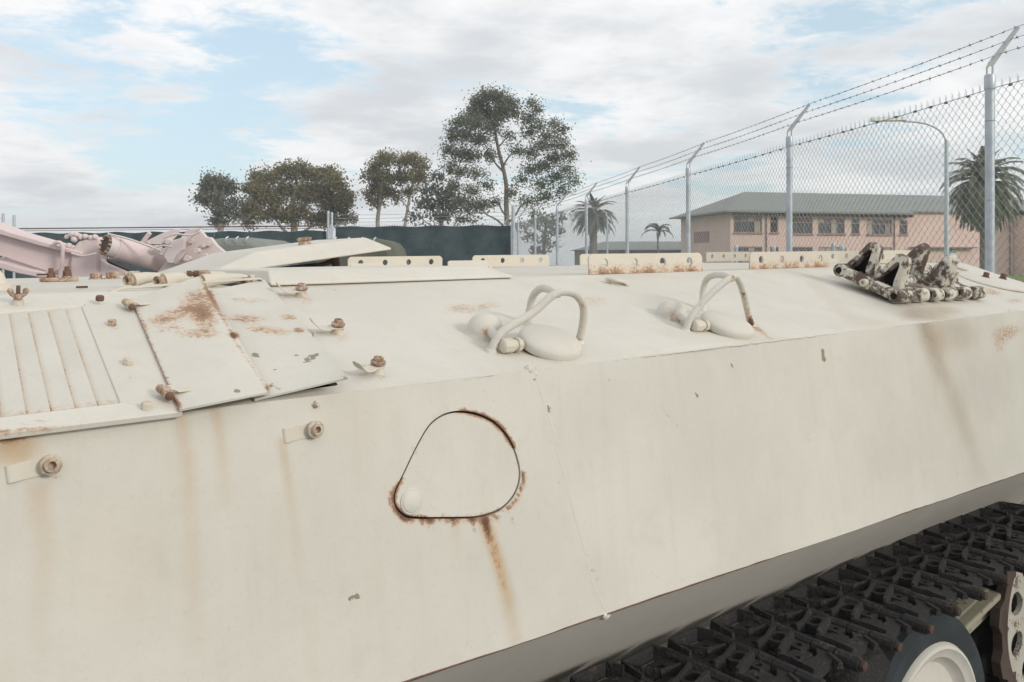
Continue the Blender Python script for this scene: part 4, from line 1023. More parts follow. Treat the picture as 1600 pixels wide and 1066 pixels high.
# ---- fittings on the hull
def hexprof(r, h): return [(r * .97, 0), (r, .001), (r, h - .002), (r * .9, h)]
def bolt(m, r=.011, h=.011, mat='boltcream', washer=True, name='bolt'):
    b = MB(); z = 0
    if washer: b.lathe([(r * 1.25, -.004), (r * 1.25, .002), (r * 1.15, .003)], 18, m); z = .003
    b.lathe([(p[0], p[1] + z) for p in hexprof(r, h)], 6, m, random.random()); b.obj(name, M[mat], veh, 30, .0008)
def clip(m, arm, w=.021, bossh=.010, ring='boltcream'):
    """spring clip: bent strap held by a rusty ring nut on a boss; strap points to -x"""
    b = MB(); b.lathe([(.0135, -.003), (.0120, .001), (.0105, .003), (.0100, bossh)], 22, m); o = b.obj('clip', M['boltpale'], veh)
    z = bossh
    path = [(p[0], p[1]) for p in spline([(.009, z)] + [(-x, z + zz) for x, zz in arm], 4)]
    n = len(path); b = MB(); vs = []; fs = []; th = .0022
    for i, (x, zz) in enumerate(path):
        a = Vector((path[min(i + 1, n - 1)][0] - path[max(i - 1, 0)][0], path[min(i + 1, n - 1)][1] - path[max(i - 1, 0)][1])).normalized(); nx, nz = -a.y * th, a.x * th
        hw = w / 2 * (1 if i < n - 3 else (.93, .80, .52)[i - n + 3])
        vs += [(x, -hw, zz), (x, hw, zz), (x + nx, hw, zz + nz), (x + nx, -hw, zz + nz)]
    for i in range(n - 1):
        for k in range(4): fs.append((i * 4 + k, i * 4 + (k + 1) % 4, i * 4 + 4 + (k + 1) % 4, i * 4 + 4 + k))
    fs += [(3, 2, 1, 0), tuple(n * 4 - 4 + k for k in range(4))]
    b.add(vs, fs, m); b.obj('strap', M['guard'], o, 40, .0006)
    b = MB(); b.lathe([(.0105, z + .002), (.0122, z + .003), (.0122, z + .0062), (.0100, z + .0075), (.0082, z + .008), (.0080, z + .0125), (.0066, z + .0135), (.0046, z + .0135), (.0044, z + .006), (0, z + .005)], 24, m); b.obj('ring_nut', M[ring], o)
def fittings():
    # clips on the sloped deck: strap curls upwards
    up = [(.012, .0), (.020, -.002), (.030, -.001), (.038, .003), (.046, .010), (.050, .016)]
    for x, y, rot in ((470, 463, -4), (527, 521, -6), (589, 582, 20)): clip(fdeck(x, y, rot), up, w=.021, bossh=.013)
    # clips on the side plate: flat strap with turned end
    for x, y, rot in ((77, 726, 6), (488, 671, 4)):
        clip(fside(x, y, rot), [(.012, -.003), (.024, -.004), (.038, -.002), (.044, -.003), (.0465, -.009)], w=.0205, bossh=.0065, ring='boltring')
    b = MB(); m = fside(493, 633); b.lathe([(.0055, -.002), (.0042, .002), (.0036, .008), (.002, .009)], 7, m); b.obj('broken_stud', M['boltpale'], veh, 60)
    b = MB(); b.lathe([(.0030, -.002), (.0030, .012), (.0025, .013)], 10, fdeck(490, 530)); b.obj('stud', M['boltpale'], veh)
    # louvre grille
    tops = [-118, -86, -54, -20.5, 13, 42.5, 73, 101, 128]; bots = [-112, -74, -36, 1, 41, 79, 117, 152, 188]
    ty = lambda x: 489 - .078 * x; by = lambda x: 652 - .123 * x
    def slat_rust_shade_for(i):
        def fn(P):
            x, y = proj(P); st = np.zeros((len(x), 3))
            tt = (y - ty(x)) / (by(x) - ty(x)); xl = tops[i] + (bots[i] - tops[i]) * tt
            d = x - xl; st[:, 0] = soft(1 - d / 3.6) * (.45 + .45 * soft(np.sin(tt * 9 + i * 2.3) * .5 + .4)); st[:, 1] = soft(1 - d / 9) * .26  # left-edge rust that also paints the shading line beside the neighbouring slat
            r = bots[i + 1] - 3; st[:, 0] += np.where(tt > .96, .30, 0)
            return st, np.zeros(len(x))
        return fn
    for i in range(len(tops) - 1):
        b = MB(); grid = []
        for j in range(34):
            t = j / 33; row = []
            for k in range(7):
                q = k / 6 * 1.06 - .06
                x0, x1 = tops[i] + (bots[i] - tops[i]) * t, tops[i + 1] + (bots[i + 1] - tops[i + 1]) * t
                x = x0 + (x1 - x0) * q; y = ty(x) + (by(x) - ty(x)) * t
                row.append(deck(x, y, .0010 + .0045 * max(q, 0)))
            grid.append(row)
        b.patch(grid, .0022, N_D); o = b.obj('louvre_slat', M['cream'], veh, 15); set_stain(o.data, slat_rust_shade_for(i))
    # frame of the grille: four strips of plate
    def plate(name, quad, h, th, mat=None, nu=2, nv=2, bevel=.0015, stain=None):
        grid = []
        for j in range(nv + 1):
            row = []
            for i in range(nu + 1):
                a, c = i / nu, j / nv
                x = (quad[0][0] * (1 - a) + quad[1][0] * a) * (1 - c) + (quad[3][0] * (1 - a) + quad[2][0] * a) * c
                y = (quad[0][1] * (1 - a) + quad[1][1] * a) * (1 - c) + (quad[3][1] * (1 - a) + quad[2][1] * a) * c
                hh = h(a, c) if callable(h) else h
                row.append(deck(x, y, hh))
            grid.append(row)
        b = MB(); b.patch(grid, th, N_D); o = b.obj(name, mat or M['cream'], veh, 50, bevel)
        if stain: set_stain(o.data, stain)
        return o
    def frame_stain(P):
        x, y = proj(P); st = np.zeros((len(x), 3)); r = np.zeros(len(x))
        r += stroke(x, y, [(213, 480), (240, 545), (280, 640)], 7, 7, .32, .36) + stroke(x, y, [(-60, 680), (25, 673), (130, 663)], 8, 4, 1.0, .3)
        for cx, cy in ((60, 658), (78, 656), (40, 661), (205, 594), (180, 512), (228, 642), (160, 470)): r += blob(x, y, cx, cy, 8, 5, .5)
        st[:, 1] = blob(x, y, 272, 625, 30, 22, .4); st[:, 0] = r
        return st, np.zeros(len(x))
    plate('louvre_frame', [(127.2, 478.5), (212, 470), (286, 642), (187.2, 628.6)], .0074, .0072, nu=14, nv=26, stain=frame_stain)
    plate('louvre_frame', [(-150, 670), (190, 628.8), (286.5, 642.5), (-150, 696)], .0077, .0085, nu=44, nv=8, stain=frame_stain)
    plate('louvre_frame', [(-150, 494), (134, 472.5), (129, 478.2), (-150, 500.5)], .0072, .007, nu=20, nv=1, stain=frame_stain)
    for x, y, mt in ((175, 508, 'boltcream'), (200, 569, 'boltpale'), (229, 639, 'boltpale'), (156, 470, 'boltrust')): bolt(fdeck(x, y, 0, .0074), .0072, .0090, mt, washer=False)
    # the two loose cover sheets
    def sheet_stain(P):
        x, y = proj(P); st = np.zeros((len(x), 3)); r = np.zeros(len(x))
        r += blob(x, y, 308, 474, 46, 36, .62, -25) + blob(x, y, 262, 493, 58, 15, .46, -15) + blob(x, y, 322, 500, 32, 28, .56) + blob(x, y, 312, 522, 56, 12, .52) + blob(x, y, 262, 508, 44, 22, .34)
        r += stroke(x, y, [(313, 432), (345, 490), (372, 540), (421, 612)], 7, 5, .62, .36) + blob(x, y, 366, 524, 13, 8, .95)
        r += stroke(x, y, [(212, 478), (240, 548), (272, 620), (284, 640)], 7, 7, .52, .58) + blob(x, y, 275, 632, 10, 14, .6) + blob(x, y, 418, 606, 8, 10, .6)
        r += blob(x, y, 385, 498, 48, 12, .56, 4) + blob(x, y, 420, 516, 60, 10, .62, 5) + blob(x, y, 450, 496, 22, 8, .56) + blob(x, y, 400, 470, 40, 8, .3) + blob(x, y, 372, 468, 18, 5, .4) + blob(x, y, 468, 516, 14, 7, .7) + blob(x, y, 540, 590, 8, 5, .7)
        st[:, 2] += blob(x, y, 485, 560, 20, 9, 1.0, -28) + blob(x, y, 400, 556, 12, 6, .95, 25) + blob(x, y, 378, 592, 8, 5, .75) + blob(x, y, 432, 578, 10, 4, .6) + blob(x, y, 462, 556, 8, 4, .6) + blob(x, y, 424, 602, 10, 8, .75) + blob(x, y, 370, 611, 6, 4, .8) + blob(x, y, 436, 608, 9, 4, .6) + blob(x, y, 408, 572, 7, 12, .75, -30)
        st[:, 0] = r; return st, np.zeros(len(x))
    plate('cover_sheet', [(296, 460), (413, 437), (544, 590), (398, 624)], lambda a, c: .005 + .006 * a + .027 * a * a * c * c + .002 * math.sin(a * 5), .003, nu=46, nv=66, bevel=0, stain=sheet_stain)
    plate('cover_sheet', [(206, 467), (313, 431), (422, 612), (281, 640)], lambda a, c: .012 + .016 * a * (1 - c) ** 1.5 + .005 * a + .007 * math.sin(math.pi * a) * c ** 3, .003, nu=54, nv=72, bevel=0, stain=sheet_stain)
    # hinges of the left sheet
    for x, y in ((207, 478), (265, 615)):
        m = fdeck(x, y, 8, .014) @ Matrix.Scale(.58, 4); b = MB()
        b.tube([(-.012, -.020, .006), (-.012, .026, .006)], .010, 12, m); b.lathe([(.013, 0), (.013, .008), (.009, .010)], 12, m @ Matrix.Translation((-.012, -.006, .008)) @ Matrix.Rotation(.4, 4, 'X')); o = b.obj('hinge', M['boltcream'], veh)
        b = MB(); b.strip([(-.012, .014), (.004, .012), (.018, .003), (.052, .002)], -.012, .012, .004, m); b.obj('hinge_leaf', M['guard'], o, 40, .001)
        b = MB(); b.lathe([(.0, -.012), (.0095, -.011), (.0095, .0), (.007, .004), (0, .005)], 10, m @ Matrix.Translation((-.010, -.026, .004)) @ Matrix.Rotation(math.pi / 2, 4, 'X')); b.obj('hinge_pin', M['boltrust'], o)
    # wing nut
    m = fdeck(28, 476, 0, .0) @ Matrix.Scale(.56, 4); b = MB(); b.lathe([(.019, -.004), (.016, .004), (.015, .016)], 16, m); o = b.obj('wing_nut', M['boltpale'], veh)
    b = MB(); b.lathe([(.011, .014), (.0105, .03), (.0085, .034)], 14, m)
    for s in (-1, 1):
        b.tube([m @ Vector((s * .006, 0, .022)), m @ Vector((s * .016, 0, .032)), m @ Vector((s * .021, 0, .044)), m @ Vector((s * .023, 0, .050))], [.0022, .0038, .0050, .0026], 8)
    b.obj('wing', M['boltcream'], o, 60)
    b = MB(); b.lathe([(.0058, .03), (.0058, .056), (.005, .058)], 10, m); b.obj('threaded_stud', M['boltrust'], o)
    # drilled guard rail strips along the roof edges
    W, Hh, TH = .47, .0565, .006
    def guard_rust(P, u_off=0.0, amt=1.0):
        x, y = P[:, 0], P[:, 1]; st = np.zeros((len(x), 3))
        st[:, 0] = np.clip(1 - y / (Hh * .66), 0, 1) * amt * (.78 + .40 * np.sin(x * 70 + u_off) * np.sin(x * 31 + u_off)); return st, np.zeros(len(x))
    Rx = Matrix.Rotation(math.pi / 2, 4, 'X')
    def guard(u, v, amt, tilt=0.0, rz=0.0, seed=0, length=1.0):
        b = MB(); n = 28
        # subdivided drilled strip so that the rust can climb from the foot
        for i in range(4):
            x0, x1 = -W / 2 + i * W / 4, -W / 2 + (i + 1) * W / 4; cx, cy = (x0 + x1) / 2, Hh * .54; out = []
            for a, c, m_ in (((x0, 0), (x1, 0), 9), ((x1, 0), (x1, Hh), 5), ((x1, Hh), (x0, Hh), 9), ((x0, Hh), (x0, 0), 5)):
                for k in range(m_): out.append((a[0] + (c[0] - a[0]) * k / m_, a[1] + (c[1] - a[1]) * k / m_))
            hole = []
            for k, (x, y) in enumerate(out):
                t = math.atan2((y - cy) / (Hh / 2), (x - cx) / (W / 8)); hole.append((cx + .0128 * math.cos(t), cy + .0128 * math.sin(t)))
            if i == 0: out = [(x + (.007 if y > Hh * .99 and x < -W / 2 + .001 else 0), y - (.004 if y > Hh * .99 and x < -W / 2 + .001 else 0)) for x, y in out]
            if i == 3: out = [(x - (.007 if y > Hh * .99 and x > W / 2 - .001 else 0), y - (.004 if y > Hh * .99 and x > W / 2 - .001 else 0)) for x, y in out]
            rings = [hole] + [[(h[0] + (o_[0] - h[0]) * f, h[1] + (o_[1] - h[1]) * f) for h, o_ in zip(hole, out)] for f in (.25, .55, 1.0)]
            for r0, r1 in zip(rings[:-1], rings[1:]):
                for z, fl in ((-TH / 2, 1), (TH / 2, 0)):
                    vs = [(p[0], p[1], z) for p in r0] + [(p[0], p[1], z) for p in r1]
                    b.add(vs, [(k, (k + 1) % n, n + (k + 1) % n, n + k) for k in range(n)])
            for rr in (rings[0], rings[-1]):
                b.add([(p[0], p[1], -TH / 2) for p in rr] + [(p[0], p[1], TH / 2) for p in rr], [(k, (k + 1) % n, n + (k + 1) % n, n + k) for k in range(n)])
        o = b.obj('guard_rail', M['guard'], veh, 35)
        set_stain(o.data, lambda P: guard_rust(P, seed * 1.7, amt))
        p = S_roof(u, v) + N_R * .001
        o.matrix_local = Matrix.Translation(p) @ Matrix.Rotation(R(rz), 4, 'Z') @ Matrix.Rotation(R(-.84), 4, 'Y') @ Matrix.Rotation(math.pi / 2 + R(tilt), 4, 'X')
        o.scale = (length, 1, 1)
        return o
    guard(1.808, VT + .012, .95, -4, -1.0, 1); guard(2.515, VT + .006, .85, 0, 0, 2); guard(3.225, VT + .03, .55, 0, 0, 3, .92)
    VFe = 2 * V0 - VT - .02
    guard(1.85, VFe, .12, 3, 0, 4); guard(2.49, VFe, .08, 2, 0, 5); guard(3.20, VFe, .06, 0, 0, 6, 1.12); guard(4.17 - .0, VFe - .0, .3, 0, 0, 7, .92).location.z += .002
    guard(3.80, 2.22, .06, 0, -6, 8, .9)
    # low inner brackets beside the hatch
    for px0, px1, v, h in ((548, 607, 2.75, .034), (700, 768, 2.60, .040)):
        u0, u1 = roof_at(px0, v), roof_at(px1, v); b = MB(); b.prism([(u0, 0), (u1, 0), (u1, h * .45), (u1 - .03, h), (u0 + .01, h), (u0, h * .9)], -.003, .003, Matrix.Translation(S_roof(0, v) - Vector((0, 0, 0)) + Vector((0, 0, -.0))) @ Matrix.Rotation(R(-.84), 4, 'Y') @ Rx); o = b.obj('hatch_bracket', M['lowerhull'], veh, 0, .001)
        for q in (.3, .6, .85):
            c = MB(); uu = u0 + (u1 - u0) * q; c.lathe([(.012, 0), (.004, .014), (.002, .018)], 8, froof(uu, v - .03)); c.obj('bracket_lug', M['boltpale'], veh)
    # hatch lids: bevelled tray shapes; the near one shut, the far one propped open
    def lid(name, M0, L, Wd, sk, hgt, tip, lt=.016):
        b = MB(); o_ = [(0, 0), (L, 0), (L, Wd), (0, Wd)]; i_ = [(lt, sk), (L - tip, sk), (L - tip, Wd - sk), (lt, Wd - sk)]
        vs = [(x, y, 0) for x, y in o_] + [(x, y, hgt) for x, y in i_] + [(x, y, -.006) for x, y in o_]
        fs = [(4, 5, 6, 7)] + [(k, (k + 1) % 4, 4 + (k + 1) % 4, 4 + k) for k in range(4)] + [(8 + k, k, (k + 1) % 4, 8 + (k + 1) % 4)[::-1] for k in range(4)] + [(11, 10, 9, 8)]
        b.add(vs, fs, M0); return b.obj(name, M['cream'], veh, 0, .004)
    b = MB(); u0, u1 = .60, 1.285
    lid('hatch_lid', froof(.66, VT - .012, 0, .0068), .625, .60, .052, .0245, .052)
    b = MB(); b.box((.33, .29, -.005), (.60, .54, .010), froof(.60, VT)); b.obj('hatch_coaming', M['black'], veh, 0)
    tl = froof(.74, 2.27, 0, .016) @ Matrix.Rotation(R(-6.9), 4, 'Y')
    lid('open_hatch_lid', tl, .575, .46, .055, .040, .055, .16)
    b = MB(); b.tube([tl @ Vector((.44, .12, -.02)), tl @ Vector((.40, .14, -.030)), froof(.90, 2.42) @ Vector((0, 0, .012))], .008, 8); b.tube([tl @ Vector((.44, .12, 0)), tl @ Vector((.44, .12, -.04))], .013, 8); b.obj('hatch_strut', M['darkrust'], veh)
    b = MB(); b.lathe([(.024, -.012), (.020, .0), (.017, .010), (.022, .014), (.022, .02), (.014, .022)], 14, tl @ Matrix.Translation((.35, .13, .04))); b.obj('hatch_knob', M['boltcream'], veh)
    # hinge castings
    def knuckle(u, v, L, ang, h=.012, r=.017):
        m = froof(u, v, ang, h) @ Matrix.Scale(.60, 4); b = MB(); b.tube([m @ Vector((0, 0, 0)), m @ Vector((L * .3, 0, .008)), m @ Vector((L * .7, 0, .010)), m @ Vector((L, 0, .002))], [r, r * .80, r * .55, r * .30], 12); o = b.obj('hinge_arm', M['guard'], veh, 60)
        b = MB(); m2 = m @ Matrix.Rotation(R(-ang - 90 + 12), 4, 'Z') @ Matrix.Rotation(math.pi / 2, 4, 'X')
        m2 = m @ Matrix.Translation((-.004, 0, 0)) @ Matrix.Rotation(R(-75), 4, 'Z') @ Matrix.Rotation(math.pi / 2, 4, 'X')
        b.lathe([(.008, -.008), (.009, .022), (r * .9, .022), (r * 1.05, .026), (r * 1.05, -.03), (r * .8, -.034)], 16, m2); b.obj('hinge_knuckle', M['boltcream'], o)
        return o
    knuckle(.50, 1.80, .15, 10); knuckle(.455, 1.86, .16, 14, .014, .015); knuckle(.56, 1.74, .20, 6, .010, .016); knuckle(.58, 1.92, .20, 2, .012, .017); knuckle(.66, 1.74, .16, 0, .008, .014)
    b = MB(); m = froof(.575, 1.80, -6, .026) @ Matrix.Rotation(math.pi / 2, 4, 'Y') @ Matrix.Scale(.52, 4)
    b.lathe([(.013, -.052), (.013, -.036), (.009, -.034), (.009, -.026), (.0125, -.024), (.0125, -.012), (.010, -.010)], 14, m); b.obj('bolt', M['boltrust'], veh)
    b = MB(); b.lathe([(.0145, -.010), (.0155, .01), (.013, .034), (.006, .040)], 14, m); b.obj('bolt_sleeve', M['boltcream'], veh)
    b = MB(); m = froof(.47, 1.92, -6, .026) @ Matrix.Rotation(math.pi / 2, 4, 'Y') @ Matrix.Scale(.55, 4); b.lathe([(.009, -.03), (.009, -.018), (.012, -.016), (.013, .02), (.006, .03)], 12, m); b.obj('bolt_sleeve', M['boltcream'], veh)
    b = MB(); b.strip([(-.02, -.003), (.0, .003), (.26, .014), (.27, .0)], -.014, .014, .004, froof(.385, 1.655, 0, .0)); b.obj('hinge_strip', M['guard'], veh, 0, .001)
    # shallow casting and bolts on the roof at far left
    b = MB(); m = froof(-.02, 2.2, 14); prof = [(0, .048), (.10, .046), (.17, .038), (.22, .022), (.25, .004), (.252, -.004)]
    b.lathe(list(reversed(prof)), 40, m @ Matrix.Scale(1.05, 4, (1, 0, 0))); b.obj('cast_cover', M['cream'], veh, 60)
    for px, v, r, h, mt in ((150, 2.75, .017, .016, 'boltcream'), (176, 2.75, .020, .018, 'boltcream')): bolt(froof(roof_at(px, v), v, 10), r, h, mt)
    for px, v, h1 in ((80, 2.45, .028), (105, 2.45, .036)):
        m = froof(roof_at(px, v), v) @ Matrix.Scale(.78, 4); b = MB(); b.lathe([(.017, 0), (.016, h1 * .55), (.015, h1 * .6)], 12, m); o = b.obj('stud_nut', M['boltcream'], veh)
        b = MB(); b.lathe(hexprof(.013, .017), 6, m @ Matrix.Translation((0, 0, h1 * .6))); b.lathe([(.008, .015), (.008, .030), (.006, .032)], 10, m @ Matrix.Translation((0, 0, h1 * .6))); b.obj('nut', M['boltrust'], o, 30)
    u0, u1 = roof_at(80, 2.45), roof_at(105, 2.45); b = MB(); b.box(((u0 + u1) / 2, 0, .008), (u1 - u0 + .05, .03, .01), Matrix.Translation(S_roof(0, 2.45) - Vector((0, 0, .0))) @ Matrix.Rotation(R(-.84), 4, 'Y')); b.obj('tie_strap', M['boltcream'], veh, 0, .002)
    u = roof_at(-9, 1.98); b = MB(); b.lathe([(.034, -.01), (.033, .010), (.024, .012), (.018, .03), (.010, .04), (.005, .042)], 16, froof(u, 1.98)); b.obj('filler_cap', M['guard'], veh, 50)
    for px, v in ((66, 2.14), (128, 1.90)):
        b = MB(); b.box((0, 0, .026 if px < 100 else .002), (.02, .012, .004), froof(roof_at(px, v), v)); b.obj('slot', M['darkrust'], veh, 0)
    # bolt standing on the roof behind the shut hatch, small fitting further on
    u = roof_at(674, 2.42); bolt(froof(u, 2.42), .017, .020, 'boltcream', name='bolt'); u = roof_at(712, 3.05); b = MB(); b.lathe([(.05, 0), (.045, .012), (.01, .016), (.01, .03)], 12, froof(u, 3.05)); b.obj('roof_fitting', M['guard'], veh)
    # torn lifting eye on the deck edge
    b = MB(); b.tube(spline([deck(946, 440, .002), deck(950, 436, .010), deck(962, 438, .012), deck(975, 441, .008), deck(982, 447, .0)], 4), [.005] * 17, 7); b.box((0, 0, .002), (.05, .02, .006), fdeck(966, 443, -20)); b.obj('lifting_eye', M['guard'], veh, 60)
    # port vents: domed cover, hemispherical boss, hex plug and a wire guard of two bars
    def vent(dx, bars, barB, lid_c, hemi, plug, s=1.0):
        m = fdeck(*lid_c, 0, .003) @ Matrix.Rotation(R(8), 4, 'X'); r = .062
        b = MB(); b.lathe([(r * .95, .001), (r * .985, .003), (r, .007), (r, .0125), (r * .985, .0160), (r * .94, .0195), (r * .84, .0228), (r * .66, .0255), (r * .45, .0272), (r * .2, .0281), (0, .0283)], 48, m); o = b.obj('vent_lid', M['cream'], veh, 60)
        def st(P):
            x, y = proj(P); q = np.zeros((len(x), 3)); q[:, 0] = blob(x, y, lid_c[0] + 6, lid_c[1] - 12, 5, 5, .9) + blob(x, y, lid_c[0] + 30, lid_c[1] - 4, 8, 6, .9) + blob(x, y, lid_c[0] + 40, lid_c[1] + 6, 16, 8, .3); q[:, 2] = blob(x, y, lid_c[0] - 12, lid_c[1] - 12, 9, 5, .8); return q, np.zeros(len(x))
        b = MB(); b.lathe([(r * .90, -.012), (r * .90, .003)], 36, m); b.obj('vent_seat', M['darkrust'], o)
        mh = fdeck(*hemi); b = MB(); rr = .0365
        b.lathe([(rr * 1.18, -.003), (rr * 1.06, .002), (rr, .007)] + [(rr * math.cos(a), .007 + rr * .92 * math.sin(a)) for a in np.linspace(.05, math.pi / 2, 12)], 32, mh); h = b.obj('vent_boss', M['cream'], veh, 70)
        def hs(P):
            x, y = proj(P); q = np.zeros((len(x), 3)); q[:, 0] = blob(x, y, hemi[0] + 2, hemi[1] - 8, 16, 12, .36) + blob(x, y, hemi[0] + 3, hemi[1] + 4, 7, 16, .5); return q, np.zeros(len(x))
        set_stain(h.data, hs)
        mp = fdeck(*plug, -20, .014); P0 = mp.translation; ax = (m.translation + N_D * .012 - P0).normalized(); q = ax.to_track_quat('Z', 'Y').to_matrix().to_4x4(); q.translation = P0; q = q @ Matrix.Scale(.82, 4)
        b = MB(); b.lathe([(.011, -.022), (.0165, -.018), (.0175, -.006), (.0175, .006)], 8, q); b.lathe([(.0135, .004), (.012, .03)], 14, q); b.lathe([(.018, .018), (.016, .028), (.012, .034)], 8, q); b.obj('vent_pivot', M['guard'], o, 35, .001)
        b = MB(); b.tube([mh.translation + N_D * .016, P0 - ax * .01], [.010, .009], 12); b.obj('vent_link', M['cream'], veh)
        F1, F2 = deck(*bars[0]), deck(*bars[-1]); NN = (F2 - F1).cross(N_D).normalized()
        pa = [F1 - N_D * .004] + [onplane(x, y, F1, NN) for x, y in bars[1:-1]] + [F2 - N_D * .004]
        b = MB(); pts = spline(pa, 7); b.tube(pts, .0078, 14); g = b.obj('guard_bar', M['cream'], veh, 60)
        def bs(P):
            x, y = proj(P); q = np.zeros((len(x), 3)); e = bars[-1]; q[:, 0] = (blob(x, y, e[0], e[1] - 4, 14, 16, .75) + stroke(x, y, bars[len(bars) // 2:], 9, 9, .12, .55)) * (1.0 if dx else .30); 
            for t in (.25, .45, .72): k = bars[int(t * len(bars))]; q[:, 0] += blob(x, y, k[0], k[1], 5, 5, .6)
            return q, np.zeros(len(x))
        set_stain(g.data, bs)
        F3 = deck(*barB[0]); E = onplane(*barB[-1], F1, NN); N2 = (E - F3).cross(N_D).normalized()
        pb = [F3 - N_D * .004] + [onplane(x, y, F3, N2) for x, y in barB[1:-1]] + [E]
        b = MB(); b.tube(spline(pb, 7), .0078, 14); b.obj('guard_bar', M['cream'], veh, 60)
        for f in (F1, F2, F3):
            mm = frame(f, 'deck'); b = MB(); b.lathe([(.0130, -.002), (.0105, .003), (.0080, .006)], 12, mm); b.obj('weld_foot', M['cream'], veh, 60)
    vent(0, [(767, 549), (773, 535), (788, 516), (832, 489), (862, 463), (881, 456), (900, 461), (911, 478), (911, 505), (904, 535)], [(826, 508), (827, 488), (833, 463), (845, 451), (860, 453), (872, 460)], (857, 543), (757, 522), (796, 540))
    vent(1, [(1071, 517), (1079, 497), (1095, 476), (1122, 449), (1145, 433), (1154, 438), (1162, 460), (1169, 490), (1175, 509)], [(1099, 487), (1098, 459), (1104, 437), (1117, 430), (1134, 431), (1143, 436)], (1134, 514), (1048, 496), (1092, 509))
    # round plates on the right end of the deck
    b = MB(); m = fdeck(1552, 442, 0, .001); b.lathe([(.125, -.004), (.125, .005), (.121, .007), (0, .008)], 48, m); b.obj('round_plate', M['cream'], veh, 50)
    b = MB(); pts = [m @ Vector((.126 * math.cos(a), .126 * math.sin(a), .003)) for a in np.linspace(0, 2 * math.pi, 60)]; b.tube(pts, .003, 5); b.obj('weld_bead', M['boltpale'], veh)
    for x, y in ((1540, 433), (1567, 435)): bolt(fdeck(x, y, 0, .008), .0115, .016, 'boltrust')
    b = MB(); m = fdeck(1488, 421, 0, .002); pts = [m @ Vector((.06 * math.cos(a), .06 * math.sin(a), .003)) for a in np.linspace(0, 2 * math.pi, 40)]; b.tube(pts, .006, 7); b.obj('ring_weld', M['guard'], veh)
fittings()

